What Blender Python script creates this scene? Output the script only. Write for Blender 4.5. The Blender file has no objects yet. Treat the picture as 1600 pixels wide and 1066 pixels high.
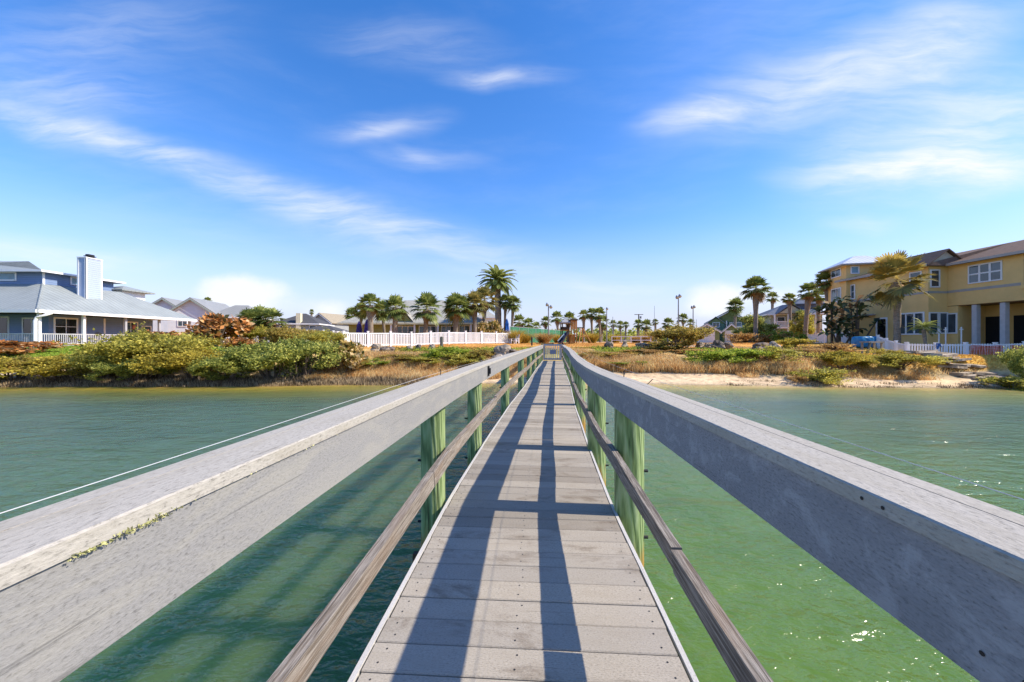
import bpy, math, random
import numpy as np
from mathutils import Vector, Matrix
R = math.radians
random.seed(7)
rng = np.random.default_rng(11)
C = bpy.context.scene.collection
F, EYE = 600.0, 2.345            # lens in pixels of a 1600 px wide picture, eye height over the water

def at(px, py, d):               # point seen at a spot of the photograph, d metres away
    return Vector(((px-800)*d/F, d, EYE+(533-py)*d/F))
def ax(px, d): return (px-800)*d/F
def az(py, d): return EYE+(533-py)*d/F

# ------------------------------------------------------------------ materials
class N:
    def __init__(s, nt): s.nt = nt
    def add(s, t, **kw):
        n = s.nt.nodes.new(t)
        for k, v in kw.items(): setattr(n, k, v)
        return n
    def link(s, a, b): s.nt.links.new(a, b)
    def put(s, sock, v):
        if isinstance(v, bpy.types.NodeSocket): s.link(v, sock)
        elif v is not None: sock.default_value = v
    def math(s, op, a, b=None, c=None, clamp=False):
        n = s.add('ShaderNodeMath', operation=op, use_clamp=clamp)
        s.put(n.inputs[0], a); s.put(n.inputs[1], b); s.put(n.inputs[2], c)
        return n.outputs[0]
    def mix(s, f, a, b, mode='MIX'):
        n = s.add('ShaderNodeMix', data_type='RGBA', blend_type=mode)
        s.put(n.inputs[0], f)
        for i, v in ((6, a), (7, b)):
            if isinstance(v, (tuple, list)) and len(v) == 3: v = (*v, 1)
            s.put(n.inputs[i], v)
        return n.outputs[2]
    def noise(s, vec, scale, detail=3, rough=.55, dist=0, dim='3D'):
        n = s.add('ShaderNodeTexNoise', noise_dimensions=dim)
        s.put(n.inputs['Vector'], vec)
        n.inputs['Scale'].default_value = scale; n.inputs['Detail'].default_value = detail
        n.inputs['Roughness'].default_value = rough; n.inputs['Distortion'].default_value = dist
        return n.outputs['Fac']
    def ramp(s, fac, stops):
        n = s.add('ShaderNodeValToRGB')
        e = n.color_ramp.elements
        while len(e) < len(stops): e.new(.5)
        for el, (p, c) in zip(e, stops):
            el.position = p; el.color = (*c, 1) if not isinstance(c, (int, float)) else (c, c, c, 1)
        s.put(n.inputs[0], fac)
        return n.outputs[0]
    def maprange(s, v, a, b, c=0., d=1., smooth=True):
        n = s.add('ShaderNodeMapRange', interpolation_type='SMOOTHSTEP' if smooth else 'LINEAR')
        s.put(n.inputs[0], v)
        for i, x in zip((1, 2, 3, 4), (a, b, c, d)): n.inputs[i].default_value = x
        return n.outputs[0]
    def mapping(s, vec, loc=(0,0,0), rot=(0,0,0), scale=(1,1,1), kind='POINT'):
        n = s.add('ShaderNodeMapping', vector_type=kind)
        s.put(n.inputs[0], vec)
        n.inputs[1].default_value = loc; n.inputs[2].default_value = rot; n.inputs[3].default_value = scale
        return n.outputs[0]
    def bump(s, h, strength, dist=.01):
        n = s.add('ShaderNodeBump')
        n.inputs['Strength'].default_value = strength; n.inputs['Distance'].default_value = dist
        s.put(n.inputs['Height'], h)
        return n.outputs[0]

def new_mat(name, rough=.6, spec=.3):
    m = bpy.data.materials.new(name); m.use_nodes = True
    n = N(m.node_tree); b = m.node_tree.nodes['Principled BSDF']
    b.inputs['Roughness'].default_value = rough
    b.inputs['Specular IOR Level'].default_value = spec
    return m, n, b
def scaled(c, k): return tuple(min(1, x*k) for x in c)

def plain(name, col, rough=.6, var=.12, scale=3, bump=0., stretch=(1,1,1), spec=.3, metal=0.):
    m, n, b = new_mat(name, rough, spec)
    tc = n.add('ShaderNodeTexCoord').outputs['Object']
    v = n.mapping(tc, scale=stretch)
    f = n.noise(v, scale, 4, .6)
    c = n.ramp(f, [(.25, scaled(col, 1-var)), (.75, scaled(col, 1+var))])
    n.link(c, b.inputs['Base Color']); b.inputs['Metallic'].default_value = metal
    if bump: n.link(n.bump(f, bump, .02), b.inputs['Normal'])
    return m

def siding(name, col, pitch=.18, rough=.55, var=.08):      # lapped boards: saw-tooth relief in height
    m, n, b = new_mat(name, rough)
    tc = n.add('ShaderNodeTexCoord').outputs['Object']
    sx = n.add('ShaderNodeSeparateXYZ'); n.link(tc, sx.inputs[0])
    saw = n.math('FRACT', n.math('DIVIDE', sx.outputs[2], pitch))
    f = n.noise(n.mapping(tc, scale=(1, 1, .3)), 1.2, 4)
    c = n.ramp(f, [(.25, scaled(col, 1-var)), (.75, scaled(col, 1+var))])
    n.link(n.mix(n.maprange(saw, .0, .14, .6, 0.), c, scaled(col, .55)), b.inputs['Base Color'])
    n.link(n.bump(n.math('SUBTRACT', 1., saw), .8, .03), b.inputs['Normal'])
    return m

def seamed(name, col, axis, pitch=.4, rough=.35, metal=.0):       # standing-seam sheet roof
    m, n, b = new_mat(name, rough, .5)
    tc = n.add('ShaderNodeTexCoord').outputs['Object']
    sx = n.add('ShaderNodeSeparateXYZ'); n.link(tc, sx.inputs[0])
    gn = n.add('ShaderNodeSeparateXYZ'); n.link(n.add('ShaderNodeNewGeometry').outputs['True Normal'], gn.inputs[0])
    side = n.math('GREATER_THAN', n.math('ABSOLUTE', gn.outputs[0]), n.math('ABSOLUTE', gn.outputs[1]))
    run_ = n.math('ADD', n.math('MULTIPLY', side, sx.outputs[1]), n.math('MULTIPLY', n.math('SUBTRACT', 1., side), sx.outputs[0]))
    saw = n.math('PINGPONG', run_, pitch/2)
    f = n.noise(tc, .9, 4)
    c = n.ramp(f, [(.25, scaled(col, .88)), (.75, scaled(col, 1.1))])
    n.link(n.mix(n.maprange(saw, 0., .045, .7, 0.), c, scaled(col, .6)), b.inputs['Base Color'])
    n.link(n.bump(n.maprange(saw, 0., .05, 1, 0), .9, .03), b.inputs['Normal'])
    b.inputs['Metallic'].default_value = metal
    return m

def shingle(name, col, pitch=.16):
    m, n, b = new_mat(name, .85, .1)
    tc = n.add('ShaderNodeTexCoord').outputs['Object']
    sx = n.add('ShaderNodeSeparateXYZ'); n.link(tc, sx.inputs[0])
    saw = n.math('FRACT', n.math('DIVIDE', sx.outputs[2], pitch*.4))
    f = n.noise(n.mapping(tc, scale=(1, 1, 3)), 4., 3, .7)
    c = n.ramp(f, [(.3, scaled(col, .75)), (.7, scaled(col, 1.25))])
    n.link(n.mix(n.maprange(saw, .0, .2, .5, 0), c, scaled(col, .6)), b.inputs['Base Color'])
    return m

def leafy(name, stops, trans=.35, rough=.55):
    m, n, b = new_mat(name, rough, .25)
    at_ = n.add('ShaderNodeAttribute', attribute_name='tone', attribute_type='GEOMETRY')
    tc = n.add('ShaderNodeTexCoord').outputs['Object']
    big = n.noise(tc, .9, 2)
    f = n.math('ADD', at_.outputs['Fac'], n.math('MULTIPLY', n.math('SUBTRACT', big, .5), .9), clamp=True)
    c = n.ramp(f, stops)
    n.link(c, b.inputs['Base Color'])
    t = n.add('ShaderNodeBsdfTranslucent'); n.link(c, t.inputs[0])
    mx = n.add('ShaderNodeMixShader'); mx.inputs[0].default_value = trans
    n.link(b.outputs[0], mx.inputs[1]); n.link(t.outputs[0], mx.inputs[2])
    n.link(mx.outputs[0], m.node_tree.nodes['Material Output'].inputs[0])
    return m

def glassy(name, col, rough=.06):
    m, n, b = new_mat(name, rough, .8)
    tc = n.add('ShaderNodeTexCoord').outputs['Object']
    f = n.noise(tc, .8, 2)
    n.link(n.ramp(f, [(.35, scaled(col, .6)), (.65, scaled(col, 1.3))]), b.inputs['Base Color'])
    n.link(n.bump(f, .04, .05), b.inputs['Normal'])
    return m

def composite(name, col, patch=0., warm=None, board=False, speck=210):      # weathered composite boards, coordinates along the board
    m, n, b = new_mat(name, .9, .02)
    uv = n.add('ShaderNodeUVMap').outputs[0]
    fine = n.noise(n.mapping(uv, scale=(.42, 1, 1)), speck, 4, .7)
    mid = n.noise(n.mapping(uv, scale=(.4, 1.6, 1)), 9, 5, .65, .6)
    big = n.noise(n.mapping(uv, scale=(.5, 1, 1)), 1.6, 3)
    c = n.ramp(fine, [(.34, scaled(col, .55)), (.45, scaled(col, .95)), (.7, scaled(col, 1.18))])
    c = n.mix(n.math('MULTIPLY', n.maprange(mid, .42, .68), .45), c, warm or scaled(col, .8))
    c = n.mix(n.math('MULTIPLY', n.maprange(big, .35, .7), .35), c, scaled(col, 1.15))
    ck = n.noise(n.mapping(uv, scale=(.9, 34, 1)), 2.2, 5, .6, .4)
    c = n.mix(n.math('MULTIPLY', n.maprange(ck, .62, .70), .5), c, scaled(col, .38))
    if patch:
        p = n.noise(n.mapping(uv, scale=(1.2, 1.3, 1)), 9, 7, .68, .5)
        c = n.mix(n.math('MULTIPLY', n.maprange(p, .5, .64), patch), c, scaled(col, 1.6))
        sp = n.noise(uv, 60, 5, .8)
        c = n.mix(n.math('MULTIPLY', n.maprange(sp, .6, .68), .5), c, scaled(col, .45))
    if board:
        a = n.add('ShaderNodeAttribute', attribute_name='tone', attribute_type='GEOMETRY').outputs['Fac']
        c = n.mix(1., c, n.ramp(a, [(0, (.78, .76, .73)), (.5, (.98, .97, .95)), (1, (1.16, 1.13, 1.07))]), 'MULTIPLY')
        st = n.noise(n.mapping(uv, scale=(.8, 1.6, 1)), 2.6, 6, .7, .4)
        c = n.mix(n.math('MULTIPLY', n.maprange(st, .52, .72), .75), c, (.16, .125, .09))
        wn = n.noise(n.mapping(uv, scale=(1, 1, 1)), 17, 5, .8)
        c = n.mix(n.math('MULTIPLY', n.maprange(wn, .66, .74), .6), c, (.5, .48, .44))
    n.link(c, b.inputs['Base Color'])
    n.link(n.bump(fine, .45, .004), b.inputs['Normal'])
    return m

def oldwood(name, dark, light):
    m, n, b = new_mat(name, .8, .15)
    uv = n.add('ShaderNodeUVMap').outputs[0]
    g = n.noise(n.mapping(uv, scale=(.9, 26, 1)), 3.2, 6, .65, .9)
    g2 = n.noise(n.mapping(uv, scale=(2.5, 60, 1)), 4, 4, .6, .3)
    f = n.math('ADD', n.math('MULTIPLY', g, .6), n.math('MULTIPLY', g2, .4))
    c = n.ramp(f, [(.32, scaled(dark, .45)), (.45, dark), (.58, light), (.75, scaled(light, 1.25))])
    w = n.noise(n.mapping(uv, scale=(.7, 3, 1)), 2.2, 3)
    c = n.mix(n.math('MULTIPLY', n.maprange(w, .5, .7), .5), c, (.25, .17, .11))
    n.link(c, b.inputs['Base Color']); n.link(n.bump(f, .9, .008), b.inputs['Normal'])
    return m

def pile(name):                     # green treated round timber, rusty stain at the water line
    m, n, b = new_mat(name, .65, .2)
    tc = n.add('ShaderNodeTexCoord').outputs['Object']
    v = n.mapping(tc, scale=(12, 12, 1.6))
    g = n.noise(v, 1.5, 5, .6, 2.2)
    wv = n.add('ShaderNodeTexWave', wave_type='BANDS', bands_direction='DIAGONAL')
    n.link(n.mapping(tc, scale=(5, 5, .55)), wv.inputs[0])
    wv.inputs['Scale'].default_value = 2.6; wv.inputs['Distortion'].default_value = 7; wv.inputs['Detail'].default_value = 3
    wv.inputs['Detail Scale'].default_value = 1.2
    f = n.math('ADD', n.math('MULTIPLY', g, .6), n.math('MULTIPLY', wv.outputs['Fac'], .4))
    c = n.ramp(f, [(.22, (.10, .15, .055)), (.4, (.19, .265, .10)), (.58, (.27, .36, .15)), (.82, (.40, .48, .25))])
    cr = n.noise(n.mapping(tc, scale=(34, 34, 1.1)), 1.3, 3, .5, .6)
    c = n.mix(n.math('MULTIPLY', n.maprange(cr, .64, .70), .75), c, (.05, .055, .025))
    kn = n.noise(n.mapping(tc, scale=(6, 6, 3)), 1.2, 2)
    c = n.mix(n.math('MULTIPLY', n.maprange(kn, .66, .74), .7), c, (.2, .12, .05))
    sx = n.add('ShaderNodeSeparateXYZ'); n.link(tc, sx.inputs[0])
    zz = n.math('ADD', sx.outputs[2], n.math('MULTIPLY', n.noise(n.mapping(tc, scale=(8, 8, 1)), 2, 3), .5))
    c = n.mix(n.maprange(zz, 1.22, 1.0), c, n.mix(g, (.32, .15, .025), (.42, .26, .06)))
    c = n.mix(n.maprange(zz, .75, .45), c, (.02, .018, .012))
    n.link(c, b.inputs['Base Color']); n.link(n.bump(f, .6, .012), b.inputs['Normal'])
    return m

# ------------------------------------------------------------------ objects
ORG = {}
def tag(o, label=None, cat=None, group=None, kind=None):
    for k, v in (('label', label), ('category', cat), ('group', group), ('kind', kind)):
        if v: o[k] = v
    if cat and not kind: o['kind'] = 'thing'
    return o
def thing(name, loc, label, cat, group=None):
    o = bpy.data.objects.new(name, None); C.objects.link(o)
    o.empty_display_size = .3
    o.location = loc; ORG[o] = Vector(loc)
    return tag(o, label, cat, group)
def copy_tree(o, parent=None):
    c = o.copy(); C.objects.link(c); ORG[c] = ORG.get(o, Vector())
    if parent: c.parent = parent
    for ch in list(o.children): copy_tree(ch, c)
    return c
def link(name, me, material, parent):
    if material: me.materials.append(material)
    o = bpy.data.objects.new(name, me); C.objects.link(o)
    if parent is not None: o.parent = parent; ORG[o] = ORG[parent]
    else: ORG[o] = Vector()
    return o

class Frame:                         # u along the facade, v away from the viewer
    def __init__(s, x, y, deg=0.):
        a = R(deg); s.o = Vector((x, y, 0)); s.u = Vector((math.cos(a), math.sin(a), 0)); s.v = Vector((-math.sin(a), math.cos(a), 0))
    def p(s, u, v, z): return s.o+s.u*u+s.v*v+Vector((0, 0, z))
W0 = Frame(0, 0)

class MB:
    def __init__(s): s.V = []; s.F = []; s.UV = []; s.T = []
    def face(s, pts, uv=None, tone=.5):
        i = len(s.V); s.V += [tuple(p) for p in pts]; s.F.append(tuple(range(i, i+len(pts))))
        s.UV += uv if uv else [(0, 0)]*len(pts); s.T.append(tone); return s
    def box(s, f, u0, u1, v0, v1, z0, z1):
        c = [f.p(u, v, z) for z in (z0, z1) for v in (v0, v1) for u in (u0, u1)]
        for q in ((0,2,3,1), (4,5,7,6), (0,1,5,4), (2,6,7,3), (0,4,6,2), (1,3,7,5)): s.face([c[k] for k in q])
        return s
    def slab(s, pts, t):             # polygon given thickness downwards
        pts = [Vector(p) for p in pts]; lo = [p-Vector((0, 0, t)) for p in pts]
        s.face(pts); s.face(lo[::-1]); n = len(pts)
        for i in range(n): s.face([pts[i], lo[i], lo[(i+1) % n], pts[(i+1) % n]])
        return s
    def prism(s, pts, off):          # polygon extruded by a vector
        pts = [Vector(p) for p in pts]; off = Vector(off); q = [p+off for p in pts]; n = len(pts)
        s.face(pts[::-1]); s.face(q)
        for i in range(n): s.face([pts[i], pts[(i+1) % n], q[(i+1) % n], q[i]])
        return s
    def tube(s, pts, rad, n=8, cap=True):
        pts = [Vector(p) for p in pts]; rings = []; L = 0
        for i, p in enumerate(pts):
            d = (pts[min(i+1, len(pts)-1)]-pts[max(i-1, 0)]).normalized()
            a = d.orthogonal().normalized() if abs(d.z) < .95 else Vector((1, 0, 0))
            a = (a-d*a.dot(d)).normalized(); b = d.cross(a)
            r = rad[i] if hasattr(rad, '__len__') else rad
            if i: L += (p-pts[i-1]).length
            rings.append(([p+(a*math.cos(2*math.pi*k/n)+b*math.sin(2*math.pi*k/n))*r for k in range(n)], L))
        for (r0, l0), (r1, l1) in zip(rings, rings[1:]):
            for k in range(n):
                j = (k+1) % n
                s.face([r0[k], r0[j], r1[j], r1[k]], [(l0, k*.1), (l0, k*.1+.1), (l1, k*.1+.1), (l1, k*.1)])
        if cap: s.face(rings[0][0][::-1]); s.face(rings[-1][0])
        return s
    def sweep(s, rings, closed=True, uv0=0.):     # rings: list of (points, length along)
        for (r0, l0), (r1, l1) in zip(rings, rings[1:]):
            n = len(r0); acc = 0
            for k in range(n if closed else n-1):
                j = (k+1) % n; w = (Vector(r0[j])-Vector(r0[k])).length
                s.face([r0[k], r0[j], r1[j], r1[k]], [(l0, acc+uv0), (l0, acc+w+uv0), (l1, acc+w+uv0), (l1, acc+uv0)])
                acc += w
        if closed: s.face(rings[0][0][::-1]); s.face(rings[-1][0])
        return s
    def build(s, name, material, parent=None, smooth=False, weld=False):
        org = ORG[parent] if parent is not None else Vector()
        me = bpy.data.meshes.new(name)
        me.from_pydata([(x-org.x, y-org.y, z-org.z) for x, y, z in s.V], [], s.F)
        uvl = me.uv_layers.new(name='UVMap'); uvl.data.foreach_set('uv', np.array(s.UV, dtype=np.float32).ravel())
        me.attributes.new('tone', 'FLOAT', 'FACE').data.foreach_set('value', np.array(s.T, dtype=np.float32))
        if weld or smooth:
            import bmesh
            bm = bmesh.new(); bm.from_mesh(me); bmesh.ops.remove_doubles(bm, verts=bm.verts, dist=1e-4)
            bmesh.ops.recalc_face_normals(bm, faces=bm.faces); bm.to_mesh(me); bm.free()
        if smooth: me.polygons.foreach_set('use_smooth', [True]*len(me.polygons)); me.set_sharp_from_angle(angle=R(40))
        return link(name, me, material, parent)

def np_mesh(name, V, quads, tone, material, parent=None, smooth=False):
    me = bpy.data.meshes.new(name); nv, nf = len(V), len(quads); k = quads.shape[1]
    me.vertices.add(nv); me.vertices.foreach_set('co', np.ascontiguousarray(V, dtype=np.float32).ravel())
    me.loops.add(nf*k); me.loops.foreach_set('vertex_index', quads.astype(np.int32).ravel())
    me.polygons.add(nf); me.polygons.foreach_set('loop_start', np.arange(0, nf*k, k, dtype=np.int32))
    me.update(calc_edges=True)
    if tone is not None: me.attributes.new('tone', 'FLOAT', 'FACE').data.foreach_set('value', np.asarray(tone, dtype=np.float32))
    if smooth: me.polygons.foreach_set('use_smooth', [True]*nf)
    me.validate()
    return link(name, me, material, parent)

# ------------------------------------------------------------------ terrain
SX = [-400, -60, -27, -14, -9, -3, 2.3, 7, 11, 15, 20, 25, 60, 400]
SY = [30, 21, 19.9, 20.0, 20.6, 21.0, 21.3, 21.0, 20.4, 19.8, 19.3, 19.0, 17, 30]
PS = [-40, -6, -1, 0, 1, 2.1, 3.2, 4.4, 6, 9, 14, 40, 2000]
PZ = [-2.6, -1.3, -.25, 0, .17, .36, .8, 1.15, 1.5, 1.8, 2.05, 2.1, 2.1]
def wob(x, y, k, s):                 # cheap smooth noise, -1..1
    return (np.sin(x*k+1.3*s+1.7*np.sin(y*k*.7+s))+np.sin(y*k*1.3+2.1*s+1.3*np.sin(x*k*.6-s))+np.sin((x+y)*k*.8+s*3))/3
def shore(x): return np.interp(x, SX, SY)+.22*wob(x, x*0, .9, 1)
def gz(x, y):
    x = np.asarray(x, float); y = np.asarray(y, float)
    s = y-shore(x)
    z = np.interp(s, PS, PZ)
    on = np.clip((s-2)/3, 0, 1)
    z = z+on*(.09*wob(x, y, .55, 2)+.05*wob(x, y, 1.7, 3))*np.clip((40-s)/20, 0, 1)
    z = z+.42*np.exp(-((x-2.9)/2.4)**2-((y-25.2)/1.9)**2)
    z = z-.28*np.clip((x-16)/10, 0, 1)*np.clip(s/5, 0, 1)*np.clip((34-y)/6, 0, 1)
    z = z+.72*np.clip((x-20)/4, 0, 1)*np.exp(-((s-3.7)/1.3)**2)
    return z
def g1(x, y): return float(gz(x, y))
# ------------------------------------------------------------------ ground, water, sky
def seq(*parts): return np.unique(np.concatenate([np.arange(a, b, c) for a, b, c in parts]))
gx = seq((-1500, -100, 100), (-100, -45, 3), (-45, 46, .35), (46, 100, 3), (100, 1501, 100))
gy = seq((-60, 15, 5), (15, 44, .3), (44, 90, 1.5), (90, 300, 15), (300, 2601, 100))
GX, GY = np.meshgrid(gx, gy); GZ = gz(GX, GY)
nx, ny = len(gx), len(gy)
idx = np.arange(nx*ny).reshape(ny, nx)
quads = np.stack([idx[:-1, :-1], idx[:-1, 1:], idx[1:, 1:], idx[1:, :-1]], -1).reshape(-1, 4)
s_ = GY-shore(GX)
def col(a): return np.array(a)[None, None, :]
def over(base, c, m): return base*(1-m[..., None])+col(c)*m[..., None]
def step(v, a, b): t = np.clip((v-a)/(b-a), 0, 1); return t*t*(3-2*t)
nz = wob(GX, GY, .45, 5)*.6+wob(GX, GY, 1.3, 8)*.4
G = np.zeros((ny, nx, 3))+col((.34, .27, .16))
G = over(G, (.62, .42, .16), step(s_, 2, 3.5))                          # straw on the slope
G = over(G, (.30, .28, .07), step(nz, .0, .5)*step(s_, 2.5, 4)*.8)
lawn = step(s_, 7.5, 9)
G = over(G, (.62, .31, .08), lawn)                                        # winter lawn
G = over(G, (.46, .27, .08), lawn*step(nz, .1, .7)*.7)
G = over(G, (.24, .34, .04), step(-GX, 17, 20)*step(s_, 3.5, 5)*step(-s_, -13, -11))   # green lawn by the blue house
G = over(G, (.68, .40, .08), step(GX, 22.5, 24)*step(s_, 2.3, 2.9)*step(40-GY, 0, 8))        # golden yard
dpath = np.abs((GX-14)*.45-(GY-31.5)*-.89)                                  # sandy track on the right
G = over(G, (.50, .43, .34), step(-dpath, -1.3, -.7)*step(GX, 11, 14)*step(-GX, -27, -23))
G = over(G, (.34, .30, .22), step(GY, 55, 75)*.6)
mud = step(-GX, 4.5, 7)*step(-s_, -2.2, -1.2)
G = over(G, (.66, .49, .30), step(-s_+.75*step(GX, 10, 15)*-1, -2.9, -2.2)*(1-mud))             # pale beach
G = over(G, (.40, .32, .2), step(-s_, -.35, -.05)*(1-mud))             # wet sand
G = over(G, (.12, .088, .05), mud)
def ground_mat():
    m, n, b = new_mat('ground', .95, .05)
    a = n.add('ShaderNodeAttribute', attribute_name='ground_colour', attribute_type='GEOMETRY').outputs['Color']
    tc = n.add('ShaderNodeTexCoord').outputs['Object']
    f = n.noise(tc, 3.2, 6, .7); f2 = n.noise(tc, .5, 4)
    c = n.mix(1., a, n.ramp(f, [(.3, .55), (.5, 1.), (.7, 1.35)]), 'MULTIPLY')
    c = n.mix(1., c, n.ramp(f2, [(.3, .8), (.7, 1.2)]), 'MULTIPLY')
    n.link(c, b.inputs['Base Color']); n.link(n.bump(f, .6, .06), b.inputs['Normal'])
    return m
gr = np_mesh('ground', np.stack([GX, GY, GZ], -1).reshape(-1, 3), quads, None, ground_mat(), smooth=True)
ca = gr.data.color_attributes.new('ground_colour', 'FLOAT_COLOR', 'POINT')
ca.data.foreach_set('color', np.concatenate([G.reshape(-1, 3), np.ones((nx*ny, 1))], 1).astype(np.float32).ravel())
tag(gr, kind='structure')

def water_mat():
    m, n, b = new_mat('water', .19, .5)
    b.subsurface_method = 'BURLEY'; b.inputs['Subsurface Weight'].default_value = 1.; b.inputs['Subsurface Radius'].default_value = (.6, 1, .7); b.inputs['Subsurface Scale'].default_value = 1.1
    b.inputs['IOR'].default_value = 1.33
    a = n.add('ShaderNodeAttribute', attribute_name='depth', attribute_type='GEOMETRY').outputs['Fac']
    tc = n.add('ShaderNodeTexCoord').outputs['Object']
    sx = n.add('ShaderNodeSeparateXYZ'); n.link(tc, sx.inputs[0])
    big = n.noise(n.mapping(tc, scale=(.12, .25, 1)), 1, 4, .6)
    d = n.math('ADD', a, n.math('MULTIPLY', n.math('SUBTRACT', big, .5), .12), clamp=True)
    left = n.ramp(d, [(0, (.46, .33, .085)), (.06, (.30, .25, .04)), (.15, (.15, .165, .045)), (.32, (.085, .14, .08)), (.8, (.075, .14, .06)), (1, (.07, .145, .045))])
    right = n.ramp(d, [(0, (.62, .47, .22)), (.05, (.40, .33, .10)), (.14, (.20, .24, .09)), (.3, (.10, .165, .12)), (.6, (.10, .17, .075)), (1, (.105, .19, .025))])
    c = n.mix(n.maprange(sx.outputs[0], -2.5, 1.5), left, right)
    c = n.mix(n.math('MULTIPLY', n.maprange(big, .45, .7), .35), c, (.02, .05, .03))
    n.link(c, b.inputs['Base Color'])
    w1 = n.noise(n.mapping(tc, rot=(0, 0, R(8)), scale=(.8, 1.9, 1)), 1.1, 3, .5, .5)
    w2 = n.noise(n.mapping(tc, rot=(0, 0, R(-12)), scale=(1, 1.6, 1)), 3.6, 3, .55, .4)
    w3 = n.noise(n.mapping(tc, rot=(0, 0, R(20)), scale=(1, 1.4, 1)), 10, 3, .5)
    h = n.math('ADD', n.math('MULTIPLY', w1, .62), n.math('ADD', n.math('MULTIPLY', w2, .30), n.math('MULTIPLY', w3, .11)))
    n.link(n.bump(h, .85, .24), b.inputs['Normal'])
    return m
wx = seq((-1500, -60, 120), (-60, 60, 1.), (60, 1501, 120)); wy = seq((-200, -10, 20), (-10, 26, .5))
WX, WY = np.meshgrid(wx, wy)
idx = np.arange(len(wx)*len(wy)).reshape(len(wy), len(wx))
quads = np.stack([idx[:-1, :-1], idx[:-1, 1:], idx[1:, 1:], idx[1:, :-1]], -1).reshape(-1, 4)
wa = np_mesh('water', np.stack([WX, WY, WX*0], -1).reshape(-1, 3), quads, None, water_mat(), smooth=True)
dep = np.clip((shore(WX)-WY)/20., 0, 1)
wa.data.attributes.new('depth', 'FLOAT', 'POINT').data.foreach_set('value', dep.astype(np.float32).ravel())
tag(wa, kind='structure')

EL = R(41.2)
SUN = Vector((1, -.10, 0)).normalized()*math.cos(EL)+Vector((0, 0, math.sin(EL)))
sun = bpy.data.lights.new('sun', 'SUN'); sun.energy = 5.0; sun.angle = R(.5); sun.color = (1, .90, .76)
so = bpy.data.objects.new('sun', sun); C.objects.link(so); so.location = (30, -10, 40)
so.rotation_euler = (-SUN).to_track_quat('-Z', 'Y').to_euler()

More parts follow.
